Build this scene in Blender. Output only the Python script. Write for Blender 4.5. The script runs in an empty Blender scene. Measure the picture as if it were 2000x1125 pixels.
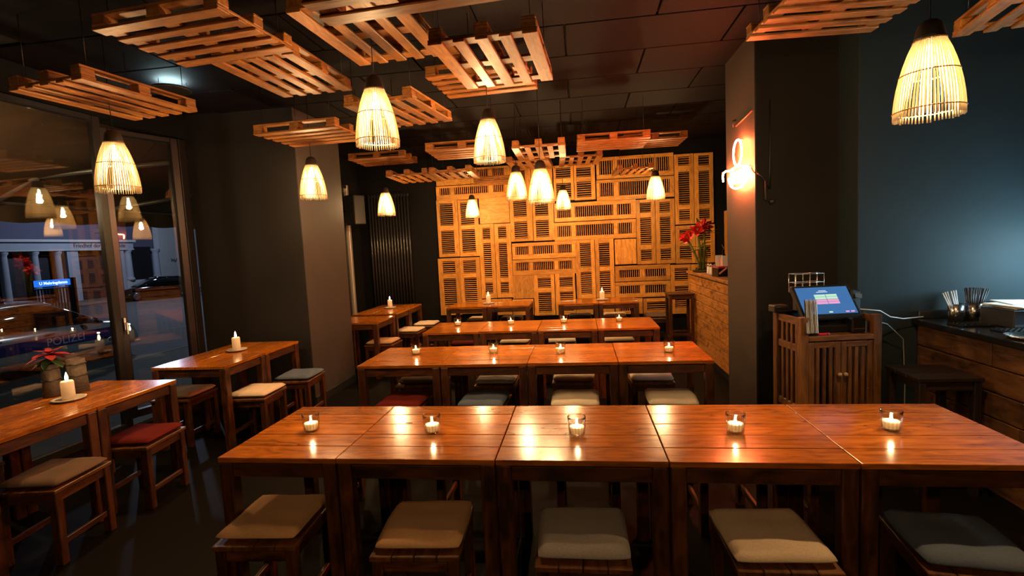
import bpy, bmesh, math, random
from mathutils import Vector, Matrix

S = bpy.context.scene
COL = S.collection
PI = math.pi
RNG = random.Random(7)

# ------------------------------------------------------------------ camera
def make_camera():
    yaw, pitch, roll, h, f = -.1355, -.083, .0485, 1.65, 981.3
    fwd = Vector((math.sin(yaw)*math.cos(pitch), math.cos(yaw)*math.cos(pitch), math.sin(pitch)))
    right = Vector((math.cos(yaw), -math.sin(yaw), 0))
    down = -right.cross(fwd)
    r2 = right*math.cos(roll) + down*math.sin(roll)
    d2 = -right*math.sin(roll) + down*math.cos(roll)
    cd = bpy.data.cameras.new('camera'); o = bpy.data.objects.new('camera', cd)
    COL.objects.link(o)
    m = Matrix((r2, -d2, -fwd)).transposed().to_4x4()
    m.translation = (0, 0, h)
    o.matrix_world = m
    cd.sensor_fit = 'HORIZONTAL'; cd.sensor_width = 36; cd.lens = f/2000*36
    cd.clip_start = .05; cd.clip_end = 200
    S.camera = o
make_camera()

# ------------------------------------------------------------------ view, world, lamps outside the frame
vs = S.view_settings
vs.view_transform = 'Standard'; vs.look = 'None'; vs.gamma = 1; vs.use_curve_mapping = False
vs.exposure = 0.0
cy = S.cycles
cy.max_bounces = 7; cy.diffuse_bounces = 3; cy.glossy_bounces = 4; cy.transmission_bounces = 6; cy.transparent_max_bounces = 14
W = bpy.data.worlds.new('night_sky'); S.world = W; W.use_nodes = True
W.node_tree.nodes['Background'].inputs[0].default_value = (.012, .018, .045, 1)
W.node_tree.nodes['Background'].inputs[1].default_value = .12

LAMP_W = 86.0            # watts of every bamboo pendant
LAMP_COL = (1, .60, .26)

def point(name, loc, watt, col, rad=.04):
    d = bpy.data.lights.new(name, 'POINT'); d.energy = watt; d.color = col; d.shadow_soft_size = rad
    o = bpy.data.objects.new(name, d); COL.objects.link(o); o.location = loc
    return o
def area(name, loc, watt, col, sx, sy, target):
    d = bpy.data.lights.new(name, 'AREA'); d.energy = watt; d.color = col; d.shape = 'RECTANGLE'; d.size = sx; d.size_y = sy
    o = bpy.data.objects.new(name, d); COL.objects.link(o); o.location = loc
    o.rotation_euler = (Vector(target)-Vector(loc)).to_track_quat('-Z', 'Y').to_euler()
    return o
# street lamps far outside and the cold kitchen tube over the serving counter on the right
point('street_lamp_light', (-25.5, 27.5, 6.0), 1500, (.62, .72, 1), .25)
point('street_lamp_light', (-8.2, 11.5, 4.2), 170, (.62, .88, 1), .2)
point('awning_fill_light', (-5.5, 3.3, 2.3), 30, (1, .72, .42), .06)  # added warm fill to brighten the awning, no lamp known there
KITCHEN = (3.28, 3.42, 1.50)

# ------------------------------------------------------------------ helpers
def prop(o, label=None, cat=None, group=None, kind=None):
    if label: o['label'] = label
    if cat: o['category'] = cat
    if group: o['group'] = group
    if kind: o['kind'] = kind
    return o
def obj(name, me, parent=None, loc=(0, 0, 0), rot=(0, 0, 0), sc=None):
    o = bpy.data.objects.new(name, me); COL.objects.link(o)
    o.location = loc; o.rotation_euler = rot
    if sc: o.scale = sc
    if parent: o.parent = parent
    return o
def empty(name, loc=(0, 0, 0), rz=0, label=None, cat=None, group=None, kind=None, parent=None):
    o = bpy.data.objects.new(name, None); COL.objects.link(o)
    o.location = loc; o.rotation_euler = (0, 0, rz); o.empty_display_size = .05
    if parent: o.parent = parent
    return prop(o, label, cat, group, kind)
def copy_tree(o, parent=None):
    c = o.copy(); COL.objects.link(c); c.parent = parent
    for ch in o.children: copy_tree(ch, c)
    return c
def mesh(name, v, f, mat=None, smooth=False):
    me = bpy.data.meshes.new(name); me.from_pydata([tuple(p) for p in v], [], f); me.validate(); me.update()
    if mat: me.materials.append(mat)
    if smooth: me.polygons.foreach_set('use_smooth', [True]*len(me.polygons))
    return me
_cache = {}
def boxm(L, Wd, T, mat, bev=.003):
    k = ('b', round(L, 4), round(Wd, 4), round(T, 4), mat.name, bev)
    if k in _cache: return _cache[k]
    bm = bmesh.new(); bmesh.ops.create_cube(bm, size=1)
    for v in bm.verts: v.co = (v.co.x*L, v.co.y*Wd, v.co.z*T)
    if bev > 0:
        b = min(bev, .3*min(L, Wd, T))
        bmesh.ops.bevel(bm, geom=bm.edges[:], offset=b, segments=1, affect='EDGES', profile=.5)
    me = bpy.data.meshes.new('board'); bm.to_mesh(me); bm.free(); me.materials.append(mat)
    _cache[k] = me; return me
def box(name, x0, x1, y0, y1, z0, z1, mat, parent=None, bev=.003, axis='x'):
    """box by bounds; the local X axis (grain) runs along `axis`"""
    c = ((x0+x1)/2, (y0+y1)/2, (z0+z1)/2); d = (abs(x1-x0), abs(y1-y0), abs(z1-z0))
    if axis == 'x': return obj(name, boxm(d[0], d[1], d[2], mat, bev), parent, c)
    if axis == 'y': return obj(name, boxm(d[1], d[0], d[2], mat, bev), parent, c, (0, 0, PI/2))
    return obj(name, boxm(d[2], d[1], d[0], mat, bev), parent, c, (0, -PI/2, 0))
def lathem(prof, mat, seg=24, smooth=True, name='lathe'):
    v = []; f = []; n = len(prof)
    for r, z in prof:
        for k in range(seg):
            a = 2*PI*k/seg; v.append((r*math.cos(a), r*math.sin(a), z))
    for i in range(n-1):
        for k in range(seg):
            k2 = (k+1) % seg
            f.append((i*seg+k, i*seg+k2, (i+1)*seg+k2, (i+1)*seg+k))
    if prof[0][0] > 1e-4: f.append(tuple(reversed(range(seg))))
    if prof[-1][0] > 1e-4: f.append(tuple(range((n-1)*seg, n*seg)))
    me = mesh(name, v, f, mat, smooth)
    bm = bmesh.new(); bm.from_mesh(me); bmesh.ops.remove_doubles(bm, verts=bm.verts, dist=1e-5)
    bmesh.ops.recalc_face_normals(bm, faces=bm.faces); bm.to_mesh(me); bm.free()
    return me
def tube_geo(pts, r, seg=6, closed=False, v=None, f=None):
    v = [] if v is None else v; f = [] if f is None else f
    pts = [Vector(p) for p in pts]; n = len(pts); base = len(v)
    rr = r if isinstance(r, (list, tuple)) else [r]*n
    prevu = None
    for i, p in enumerate(pts):
        if closed: t = pts[(i+1) % n]-pts[i-1]
        else: t = pts[min(i+1, n-1)]-pts[max(i-1, 0)]
        t.normalize()
        u = prevu - t*prevu.dot(t) if prevu else t.orthogonal()
        if u.length < 1e-6: u = t.orthogonal()
        u.normalize(); prevu = u; w = t.cross(u)
        for k in range(seg):
            a = 2*PI*k/seg; v.append(p+(u*math.cos(a)+w*math.sin(a))*rr[i])
    m = n if closed else n-1
    for i in range(m):
        j = (i+1) % n
        for k in range(seg):
            k2 = (k+1) % seg
            f.append((base+i*seg+k, base+i*seg+k2, base+j*seg+k2, base+j*seg+k))
    if not closed:
        f.append(tuple(base+k for k in reversed(range(seg)))); f.append(tuple(base+(n-1)*seg+k for k in range(seg)))
    return v, f
def tubem(pts, r, mat, seg=8, closed=False, name='tube'):
    v, f = tube_geo(pts, r, seg, closed); return mesh(name, v, f, mat, True)
def textm(s, size, mat, depth=.002, bold=0):
    cu = bpy.data.curves.new('lettering', 'FONT'); cu.body = s; cu.size = size; cu.extrude = depth; cu.offset = bold
    cu.align_x = 'CENTER'; cu.align_y = 'CENTER'
    o = bpy.data.objects.new('tmp', cu); COL.objects.link(o)
    dg = bpy.context.evaluated_depsgraph_get(); dg.update()
    me = bpy.data.meshes.new_from_object(o.evaluated_get(dg)); bpy.data.objects.remove(o)
    me.materials.clear(); me.materials.append(mat)
    return me

# ------------------------------------------------------------------ materials
def nmat(name):
    m = bpy.data.materials.new(name); m.use_nodes = True
    nt = m.node_tree; return m, nt, nt.nodes['Principled BSDF']
def plain(name, col, rough=.6, metal=0, spec=.5, coat=0, noise=0, nscale=8, bump=0, bscale=60):
    m, nt, b = nmat(name)
    b.inputs['Base Color'].default_value = (*col, 1); b.inputs['Roughness'].default_value = rough
    b.inputs['Metallic'].default_value = metal; b.inputs['Specular IOR Level'].default_value = spec
    b.inputs['Coat Weight'].default_value = coat
    if noise or bump:
        tc = nt.nodes.new('ShaderNodeTexCoord')
        if noise:
            n = nt.nodes.new('ShaderNodeTexNoise'); n.inputs['Scale'].default_value = nscale; n.inputs['Detail'].default_value = 5
            nt.links.new(tc.outputs['Object'], n.inputs['Vector'])
            mx = nt.nodes.new('ShaderNodeMix'); mx.data_type = 'RGBA'
            mx.inputs[6].default_value = (*[c*(1-noise) for c in col], 1); mx.inputs[7].default_value = (*[min(1, c*(1+noise)) for c in col], 1)
            nt.links.new(n.outputs[0], mx.inputs[0]); nt.links.new(mx.outputs[2], b.inputs['Base Color'])
        if bump:
            n2 = nt.nodes.new('ShaderNodeTexNoise'); n2.inputs['Scale'].default_value = bscale
            nt.links.new(tc.outputs['Object'], n2.inputs['Vector'])
            bp = nt.nodes.new('ShaderNodeBump'); bp.inputs['Strength'].default_value = bump; bp.inputs['Distance'].default_value = .01
            nt.links.new(n2.outputs[0], bp.inputs['Height']); nt.links.new(bp.outputs[0], b.inputs['Normal'])
    return m
def wood(name, dark, mid, light, rough=.4, coat=0, coat_rough=.15, bump=.15, spec=.5, knots=True, stretch=1.0, blotch=0):
    m, nt, b = nmat(name); N = nt.nodes.new; Lk = nt.links.new
    tc = N('ShaderNodeTexCoord'); oi = N('ShaderNodeObjectInfo')
    mul = N('ShaderNodeVectorMath'); mul.operation = 'SCALE'; mul.inputs[0].default_value = (37.3, 11.7, 23.1)
    Lk(oi.outputs['Random'], mul.inputs['Scale'])
    add = N('ShaderNodeVectorMath'); add.operation = 'ADD'
    Lk(tc.outputs['Object'], add.inputs[0]); Lk(mul.outputs[0], add.inputs[1])
    mp = N('ShaderNodeMapping'); mp.inputs['Scale'].default_value = (2.2/stretch, 26, 26); Lk(add.outputs[0], mp.inputs['Vector'])
    n1 = N('ShaderNodeTexNoise'); n1.inputs['Scale'].default_value = 1.0; n1.inputs['Detail'].default_value = 6; n1.inputs['Distortion'].default_value = 1.2
    Lk(mp.outputs[0], n1.inputs['Vector'])
    mp2 = N('ShaderNodeMapping'); mp2.inputs['Scale'].default_value = (1.6, 5, 5); Lk(add.outputs[0], mp2.inputs['Vector'])
    n2 = N('ShaderNodeTexNoise'); n2.inputs['Scale'].default_value = 1.5; n2.inputs['Detail'].default_value = 3
    Lk(mp2.outputs[0], n2.inputs['Vector'])
    wv = N('ShaderNodeMath'); wv.operation = 'MULTIPLY_ADD'; wv.inputs[1].default_value = 7.0; Lk(n2.outputs[0], wv.inputs[0]); Lk(n1.outputs[0], wv.inputs[2])
    fr = N('ShaderNodeMath'); fr.operation = 'PINGPONG'; fr.inputs[1].default_value = .5; Lk(wv.outputs[0], fr.inputs[0])
    av = N('ShaderNodeMath'); av.operation = 'MULTIPLY_ADD'; av.inputs[1].default_value = .55; Lk(fr.outputs[0], av.inputs[0])
    h = N('ShaderNodeMath'); h.operation = 'MULTIPLY'; h.inputs[1].default_value = .85; Lk(n1.outputs[0], h.inputs[0]); Lk(h.outputs[0], av.inputs[2])
    rp = N('ShaderNodeValToRGB'); e = rp.color_ramp.elements
    e[0].position = .25; e[0].color = (*dark, 1); e[1].position = .85; e[1].color = (*light, 1)
    k = e.new(.52); k.color = (*mid, 1)
    Lk(av.outputs[0], rp.inputs[0])
    # a little brightness difference from board to board
    hs = N('ShaderNodeHueSaturation')
    vr = N('ShaderNodeMapRange'); vr.inputs[3].default_value = .78; vr.inputs[4].default_value = 1.18; Lk(oi.outputs['Random'], vr.inputs[0])
    Lk(vr.outputs[0], hs.inputs['Value']); Lk(rp.outputs[0], hs.inputs['Color'])
    out = hs.outputs[0]
    if blotch:
        n3 = N('ShaderNodeTexNoise'); n3.inputs['Scale'].default_value = blotch; n3.inputs['Detail'].default_value = 4
        mp3 = N('ShaderNodeMapping'); mp3.inputs['Scale'].default_value = (1, 2.2, 2.2); Lk(add.outputs[0], mp3.inputs['Vector']); Lk(mp3.outputs[0], n3.inputs['Vector'])
        r3 = N('ShaderNodeValToRGB'); r3.color_ramp.elements[0].position = .54; r3.color_ramp.elements[1].position = .66; Lk(n3.outputs[0], r3.inputs[0])
        mx = N('ShaderNodeMix'); mx.data_type = 'RGBA'; mx.inputs[7].default_value = (*[c*.45 for c in dark], 1)
        mm = N('ShaderNodeMath'); mm.operation = 'MULTIPLY'; mm.inputs[1].default_value = .75; Lk(r3.outputs[0], mm.inputs[0])
        Lk(mm.outputs[0], mx.inputs[0]); Lk(out, mx.inputs[6]); out = mx.outputs[2]
    if knots:
        vo = N('ShaderNodeTexVoronoi'); vo.inputs['Scale'].default_value = 1.0
        mp4 = N('ShaderNodeMapping'); mp4.inputs['Scale'].default_value = (1.7, 4.1, 4.1); Lk(add.outputs[0], mp4.inputs['Vector']); Lk(mp4.outputs[0], vo.inputs['Vector'])
        r4 = N('ShaderNodeValToRGB'); r4.color_ramp.elements[0].position = .02; r4.color_ramp.elements[0].color = (1, 1, 1, 1); r4.color_ramp.elements[1].position = .07; r4.color_ramp.elements[1].color = (0, 0, 0, 1)
        Lk(vo.outputs['Distance'], r4.inputs[0])
        mx2 = N('ShaderNodeMix'); mx2.data_type = 'RGBA'; mx2.inputs[7].default_value = (*[c*.5 for c in dark], 1)
        mm2 = N('ShaderNodeMath'); mm2.operation = 'MULTIPLY'; mm2.inputs[1].default_value = .7; Lk(r4.outputs[0], mm2.inputs[0])
        Lk(mm2.outputs[0], mx2.inputs[0]); Lk(out, mx2.inputs[6]); out = mx2.outputs[2]
    Lk(out, b.inputs['Base Color'])
    b.inputs['Roughness'].default_value = rough; b.inputs['Specular IOR Level'].default_value = spec
    b.inputs['Coat Weight'].default_value = coat; b.inputs['Coat Roughness'].default_value = coat_rough
    bp = N('ShaderNodeBump'); bp.inputs['Strength'].default_value = bump; bp.inputs['Distance'].default_value = .004
    Lk(n1.outputs[0], bp.inputs['Height']); Lk(bp.outputs[0], b.inputs['Normal'])
    return m
def emis(name, col, strength):
    m = bpy.data.materials.new(name); m.use_nodes = True; nt = m.node_tree; nt.nodes.clear()
    e = nt.nodes.new('ShaderNodeEmission'); e.inputs[0].default_value = (*col, 1); e.inputs[1].default_value = strength
    o = nt.nodes.new('ShaderNodeOutputMaterial'); nt.links.new(e.outputs[0], o.inputs[0]); return m
def thin_glass(name, tint=(1, 1, 1), rough=0, ior=1.45, boost=1.0):
    """see-through sheet with a Schlick reflection, the same from both faces"""
    m = bpy.data.materials.new(name); m.use_nodes = True; nt = m.node_tree; nt.nodes.clear(); N = nt.nodes.new
    t = N('ShaderNodeBsdfTransparent'); t.inputs[0].default_value = (*tint, 1)
    g = N('ShaderNodeBsdfGlossy'); g.inputs['Roughness'].default_value = rough
    lw = N('ShaderNodeLayerWeight'); lw.inputs[0].default_value = .5
    f0 = ((ior-1)/(ior+1))**2
    pw = N('ShaderNodeMath'); pw.operation = 'POWER'; pw.inputs[1].default_value = 5
    mu = N('ShaderNodeMath'); mu.operation = 'MULTIPLY_ADD'; mu.inputs[1].default_value = (1-f0)*boost; mu.inputs[2].default_value = f0*boost; mu.use_clamp = True
    x = N('ShaderNodeMixShader'); o = N('ShaderNodeOutputMaterial')
    nt.links.new(lw.outputs['Facing'], pw.inputs[0]); nt.links.new(pw.outputs[0], mu.inputs[0]); nt.links.new(mu.outputs[0], x.inputs[0])
    nt.links.new(t.outputs[0], x.inputs[1]); nt.links.new(g.outputs[0], x.inputs[2]); nt.links.new(x.outputs[0], o.inputs[0]); return m
def translucent(name, col, tcol, fac=.5):
    m = bpy.data.materials.new(name); m.use_nodes = True; nt = m.node_tree; nt.nodes.clear(); N = nt.nodes.new
    d = N('ShaderNodeBsdfDiffuse'); d.inputs[0].default_value = (*col, 1)
    t = N('ShaderNodeBsdfTranslucent'); t.inputs[0].default_value = (*tcol, 1)
    x = N('ShaderNodeMixShader'); x.inputs[0].default_value = fac; o = N('ShaderNodeOutputMaterial')
    nt.links.new(d.outputs[0], x.inputs[1]); nt.links.new(t.outputs[0], x.inputs[2]); nt.links.new(x.outputs[0], o.inputs[0]); return m
def fabric(name, col, var=.25):
    return plain(name, col, .95, 0, .1, 0, var, 140, .25, 420)

M = {}
M['top'] = wood('lacquered_pine', (.16, .040, .0024), (.31, .088, .0056), (.45, .142, .012), rough=.19, coat=0, bump=.006, spec=.75, stretch=2.4)
M['frame'] = wood('stained_pine', (.020, .0055, .0013), (.054, .0155, .0036), (.10, .032, .0075), rough=.38, coat=.2, coat_rough=.3, bump=.2, blotch=5)
M['pallet'] = wood('pallet_pine', (.15, .050, .009), (.29, .108, .020), (.40, .165, .036), rough=.5, bump=.3)
M['shutter'] = wood('shutter_pine', (.34, .135, .022), (.55, .25, .045), (.68, .34, .075), rough=.5, coat=0, bump=.12, spec=.35)
M['bar'] = wood('bar_planks', (.20, .070, .012), (.40, .155, .028), (.52, .22, .045), rough=.5, bump=.25, blotch=9)
M['counter'] = wood('counter_planks', (.035, .014, .005), (.085, .036, .012), (.14, .062, .022), rough=.45, bump=.2, blotch=4)
M['cabinet'] = wood('dark_stained_pine', (.05, .019, .005), (.12, .046, .012), (.19, .080, .024), rough=.42, bump=.2)
M['stoolwood'] = wood('stool_pine', (.036, .011, .0024), (.094, .031, .0064), (.155, .056, .0125), rough=.38, coat=.2, coat_rough=.3, bump=.2)
M['ebony'] = wood('blackened_wood', (.006, .003, .002), (.014, .007, .004), (.024, .012, .007), rough=.5, bump=.1)
M['wall'] = plain('dark_paint', (.0055, .0055, .006), .75, noise=.15, nscale=3, bump=.06, bscale=25, spec=.10)
M['wallwing'] = plain('anthracite_paint', (.017, .0148, .0135), .60, noise=.15, nscale=2.5, bump=.05, bscale=20, spec=.15)
M['wallblue'] = plain('petrol_paint', (.020, .030, .035), .60, noise=.18, nscale=2, bump=.10, bscale=6, spec=.15)
M['ceil'] = plain('ceiling_panel_paint', (.0042, .0024, .0036), .75, noise=.2, nscale=3, bump=.15, bscale=90, spec=.12)
M['ceilb'] = plain('ceiling_void', (.008, .008, .008), .9)
M['floor'] = plain('dark_screed', (.0038, .0028, .0020), .55, noise=.35, nscale=2.2, bump=.05, bscale=12, spec=.06)
M['black'] = plain('black_paint', (.012, .012, .013), .45)
M['blackgloss'] = plain('black_gloss', (.010, .010, .011), .16)
M['blackplastic'] = plain('black_plastic', (.007, .007, .008), .4)
M['steel'] = plain('brushed_steel', (.62, .62, .62), .22, 1)
M['framemetal'] = plain('window_frame_paint', (.012, .010, .009), .35, 0, .5)
M['alu'] = plain('awning_aluminium', (.55, .52, .47), .4, .6)
M['wire'] = plain('wire', (.05, .05, .05), .4, .8)
M['white'] = plain('white_plastic', (.75, .75, .75), .45)
M['paper'] = plain('paper', (.72, .70, .68), .8)
M['glass'] = thin_glass('clear_glass', (.95, .96, .95), ior=1.5, boost=1.8)
M['pane'] = thin_glass('window_glass', (.93, .94, .93), ior=1.52, boost=2.3)
M['wax'] = translucent('candle_wax', (.92, .86, .76), (.92, .80, .62), .5)
M['flame'] = emis('candle_flame', (1, .72, .35), 32)
M['bulb'] = emis('lamp_bulb', (1, .78, .48), 160)
M['bamboo'] = translucent('bamboo_sticks', (.92, .82, .62), (.96, .88, .68), .55)
M['rattan'] = plain('rattan_binding', (.42, .24, .09), .6)
M['cap'] = plain('lamp_cap', (.016, .010, .007), .5)
M['c_tan'] = fabric('tan_felt', (.47, .27, .14)); M['c_beige'] = fabric('beige_felt', (.56, .43, .31)); M['c_cream'] = fabric('cream_felt', (.66, .56, .44))
M['c_grey'] = fabric('grey_felt', (.27, .24, .23)); M['c_slate'] = fabric('slate_blue_felt', (.085, .105, .145)); M['c_red'] = fabric('dark_red_felt', (.10, .010, .007))
M['c_black'] = fabric('charcoal_felt', (.045, .042, .042)); M['c_brown'] = fabric('brown_felt', (.12, .075, .05))
M['neon'] = emis('neon_glow', (1, .17, .05), 420)
M['led'] = emis('cold_led', (.62, .95, 1), 40)
M['led_up'] = emis('cold_uplight_led', (.62, .95, 1), 70)

# ================================================================== THE SETTING
def struct(o): o['kind'] = 'structure'; return o
XW = -4.25          # plane of the street windows
CZ = 3.25           # ceiling
YB = 8.60           # back wall
struct(box('floor', XW-.05, 4.6, -3, YB+.1, -.1, 0, M['floor'], bev=0))
cl = struct(box('ceiling', XW-.15, 4.6, -3, YB+.1, CZ, CZ+.1, M['ceilb'], bev=0))
pm = boxm(1.235, .605, .022, M['ceil'], .004)
for j in range(19):
    for i in range(7):
        x = XW+.48+i*1.25+(.6 if j % 2 else 0); y = -2.7+j*.62
        if x > 4.1: continue
        p = obj('ceiling_panel', pm, cl, (x-cl.location.x, y-cl.location.y, CZ-.012-cl.location.z))
wb = struct(box('wall_back', -3.95, 4.6, YB, YB+.1, 0, CZ, M['wall'], bev=0))
struct(box('wall_left', XW+.04, -2.95, 5.10, 6.10, 0, CZ, M['wallwing'], bev=.004))
struct(box('wall_alcove', -3.95, -3.85, 6.10, YB, 0, CZ, M['wall'], bev=0))
struct(box('wall_pillar', 1.40, 2.02, 4.23, 5.0, 0, CZ, M['wallwing'], bev=.004))
struct(box('wall_right', 2.0, 4.6, 3.95, 4.45, 0, CZ, M['wallblue'], bev=.004))
struct(box('wall_kitchen', 4.6, 4.7, -3, YB, 0, CZ, M['wall'], bev=0))
struct(box('wall_front', XW, 4.6, -3.1, -3, 0, CZ, M['wall'], bev=0))
struct(box('wall_street', XW-.15, XW+.05, -3, 1.2, 0, CZ, M['wall'], bev=0))
struct(box('wall_lintel', XW-.15, XW+.04, 1.2, 5.10, 2.98, CZ, M['wall'], bev=0))
M['taupe'] = plain('taupe_lit_tone', (.050, .038, .032), .6, noise=.15, nscale=2.5, bump=.05, bscale=20, spec=.2)  # lighter than the wall paint: lamplight on two side faces put into colour
struct(box('wing_lit_sheet', -2.95, -2.944, 5.103, 6.10, 0, CZ-.03, M['taupe'], bev=0))  # added thin sheet, its paler tone makes the wing's end look lit
struct(box('pillar_lit_sheet', 1.394, 1.40, 4.233, 5.0, 0, CZ-.03, M['taupe'], bev=0))  # added thin sheet, paler so the pillar's neon side looks lit
struct(box('baseboard_left', -2.944, -2.93, 5.10, 6.10, 0, .09, M['black'], bev=.002, axis='y'))
struct(box('baseboard_back', -3.85, 2.4, YB-.02, YB, 0, .10, M['black'], bev=.002))

# ---- shutters that cover the back wall: (orientation, frame rectangle, louvre fields) in wall metres (x0, x1, z0, z1)
SHUT = [
('h',[-2.404,-1.134,2.743,3.017],[[-2.336,-2.15,2.858,2.998],[-2.068,-1.483,2.853,2.992],[-1.412,-1.213,2.853,2.991]]),
('h',[-2.415,-1.147,2.488,2.738],[[-2.353,-2.167,2.584,2.722],[-2.084,-1.497,2.578,2.718],[-1.413,-1.219,2.587,2.721]]),
('v',[-2.428,-2.05,1.511,2.506],[[-2.37,-2.137,2.058,2.438],[-2.373,-2.139,1.574,1.971]]),
('v',[-2.049,-1.691,1.507,2.489],[[-2.003,-1.751,2.051,2.437],[-2.003,-1.777,1.583,1.973]]),
('v',[-2.459,-2.068,0.488,1.496],[[-2.373,-2.151,1.218,1.437],[-2.381,-2.15,0.647,1.138]]),
('v',[-2.072,-1.705,0.504,1.495],[[-2.003,-1.789,1.216,1.439],[-2.012,-1.776,0.714,1.137]]),
('p',[-1.673,-1.146,2.052,2.506],[]),
('v',[-1.706,-1.431,0.761,2.054],[[-1.633,-1.502,1.788,1.982],[-1.637,-1.499,1.125,1.718],[-1.636,-1.503,0.853,1.037]]),
('v',[-1.431,-1.142,0.764,2.047],[[-1.362,-1.218,1.793,1.988],[-1.365,-1.21,1.119,1.715],[-1.363,-1.233,0.846,1.04]]),
('v',[-1.146,-0.756,1.72,3.009],[[-1.078,-0.85,2.511,2.937],[-1.076,-0.857,2.142,2.408],[-1.078,-0.858,1.777,2.058]]),
('v',[-0.755,-0.394,1.714,2.993],[[-0.701,-0.486,2.493,2.925],[-0.708,-0.487,2.139,2.391],[-0.716,-0.494,1.779,2.063]]),
('v',[-0.381,-0.04,2.365,2.956],[[-0.334,-0.091,2.738,2.912],[-0.341,-0.09,2.414,2.658]]),
('v',[-0.04,0.312,2.357,2.942],[[-0.009,0.244,2.741,2.889],[-0.002,0.239,2.407,2.662]]),
('h',[0.332,1.576,2.675,3.039],[[0.382,0.602,2.761,2.986],[0.677,1.267,2.746,2.982],[1.302,1.504,2.754,2.976]]),
('h',[0.324,1.578,2.324,2.669],[[0.382,0.608,2.401,2.618],[0.69,1.258,2.391,2.616],[1.282,1.508,2.395,2.621]]),
('h',[-0.393,0.96,2.01,2.329],[[-0.335,-0.109,2.088,2.259],[-0.039,0.586,2.073,2.265],[0.654,0.874,2.088,2.256]]),
('h',[-0.402,0.956,1.689,2.005],[[-0.343,-0.116,1.773,1.949],[-0.038,0.589,1.76,1.948],[0.657,0.882,1.765,1.946]]),
('h',[-1.137,-0.053,1.413,1.696],[[-1.077,-0.849,1.493,1.642],[-0.778,-0.427,1.497,1.63],[-0.348,-0.12,1.493,1.628]]),
('h',[-1.143,-0.058,1.137,1.412],[[-1.082,-0.856,1.222,1.359],[-0.783,-0.425,1.222,1.361],[-0.349,-0.125,1.22,1.358]]),
('p',[-1.159,-0.788,0.736,1.152],[]),
('v',[-0.795,-0.431,0.432,1.143],[[-0.713,-0.494,0.91,1.08],[-0.723,-0.495,0.488,0.832]]),
('v',[-0.425,-0.08,0.432,1.144],[[-0.348,-0.118,0.916,1.076],[-0.346,-0.123,0.503,0.831]]),
('v',[-0.064,0.263,0.701,1.707],[[0.02,0.196,1.236,1.642],[0.015,0.199,0.776,1.154]]),
('v',[0.263,0.58,0.703,1.699],[[0.333,0.512,1.236,1.626],[0.335,0.505,0.77,1.159]]),
('p',[0.591,0.95,1.254,1.68],[]),
('h',[0.583,1.486,0.965,1.234],[[0.652,0.991,1.034,1.16],[1.073,1.418,1.037,1.162]]),
('h',[0.579,1.487,0.692,0.96],[[0.651,0.989,0.763,0.897],[1.071,1.412,0.765,0.894]]),
('v',[0.954,1.264,1.242,2.312],[[1.02,1.189,2.093,2.256],[1.022,1.204,1.569,2.009],[1.019,1.194,1.306,1.481]]),
('v',[1.264,1.576,1.238,2.3],[[1.334,1.506,2.083,2.249],[1.337,1.505,1.566,2.004],[1.335,1.504,1.305,1.484]]),
('v',[1.579,1.886,1.866,3.003],[[1.642,1.811,2.816,2.96],[1.645,1.827,2.188,2.715],[1.646,1.819,1.936,2.109]]),
('v',[1.886,2.19,1.869,3.0],[[1.959,2.126,2.802,2.954],[1.956,2.132,2.182,2.711],[1.961,2.13,1.933,2.101]]),
('v',[1.577,1.894,1.227,1.853],[[1.64,1.837,1.612,1.783],[1.646,1.832,1.303,1.513]]),
('v',[1.894,2.2,1.224,1.853],[[1.936,2.132,1.597,1.78],[1.946,2.135,1.307,1.511]]),
('v',[1.484,1.814,0.395,1.216],[[1.55,1.773,0.946,1.157],[1.554,1.766,0.494,0.858]]),
('v',[1.814,2.19,0.397,1.211],[[1.885,2.122,0.937,1.15],[1.886,2.124,0.496,0.853]]),
('v',[1.034,1.474,0.406,0.674],[[1.093,1.41,0.469,0.613]]),
('h',[0.573,1.029,0.414,0.685],[[0.647,0.964,0.47,0.623]]),
('h',[-1.176,-0.804,0.447,0.73],[[-1.097,-0.875,0.513,0.67]]),
('p',[-1.72,-1.181,0.461,0.751],[]),
('p',[-0.082,0.564,0.423,0.688],[]),

]
def louvre(x0, x1, z0, z1, vertical):
    """all the narrow slats of one louvre field, tilted, as one mesh (local origin at the field's centre)"""
    v = []; f = []
    w, h = x1-x0, z1-z0
    n = max(3, int(round((w if vertical else h)/.034)))
    step = (w if vertical else h)/n
    hl = (h if vertical else w)/2+.004
    t, d = .0038, .0075
    ca, sa = math.cos(math.radians(25)), math.sin(math.radians(25))
    for i in range(n):
        c = -((w if vertical else h)/2)+(i+.5)*step
        b = len(v)
        for s in (-hl, hl):
            for (p, q) in ((-d, -t), (d, -t), (d, t), (-d, t)):
                a = c+p*sa*.9+q*ca; y = p*ca-q*sa
                v.append((a, y, s) if vertical else (s, y, -a if False else a))
        for k in range(4):
            k2 = (k+1) % 4; f.append((b+k, b+k2, b+4+k2, b+4+k))
        f.append((b+3, b+2, b+1, b)); f.append((b+4, b+5, b+6, b+7))
    me = mesh('louvre_slats', v, f, M['shutter'])
    bm = bmesh.new(); bm.from_mesh(me); bmesh.ops.recalc_face_normals(bm, faces=bm.faces); bm.to_mesh(me); bm.free()
    return me
TH = .034
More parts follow.
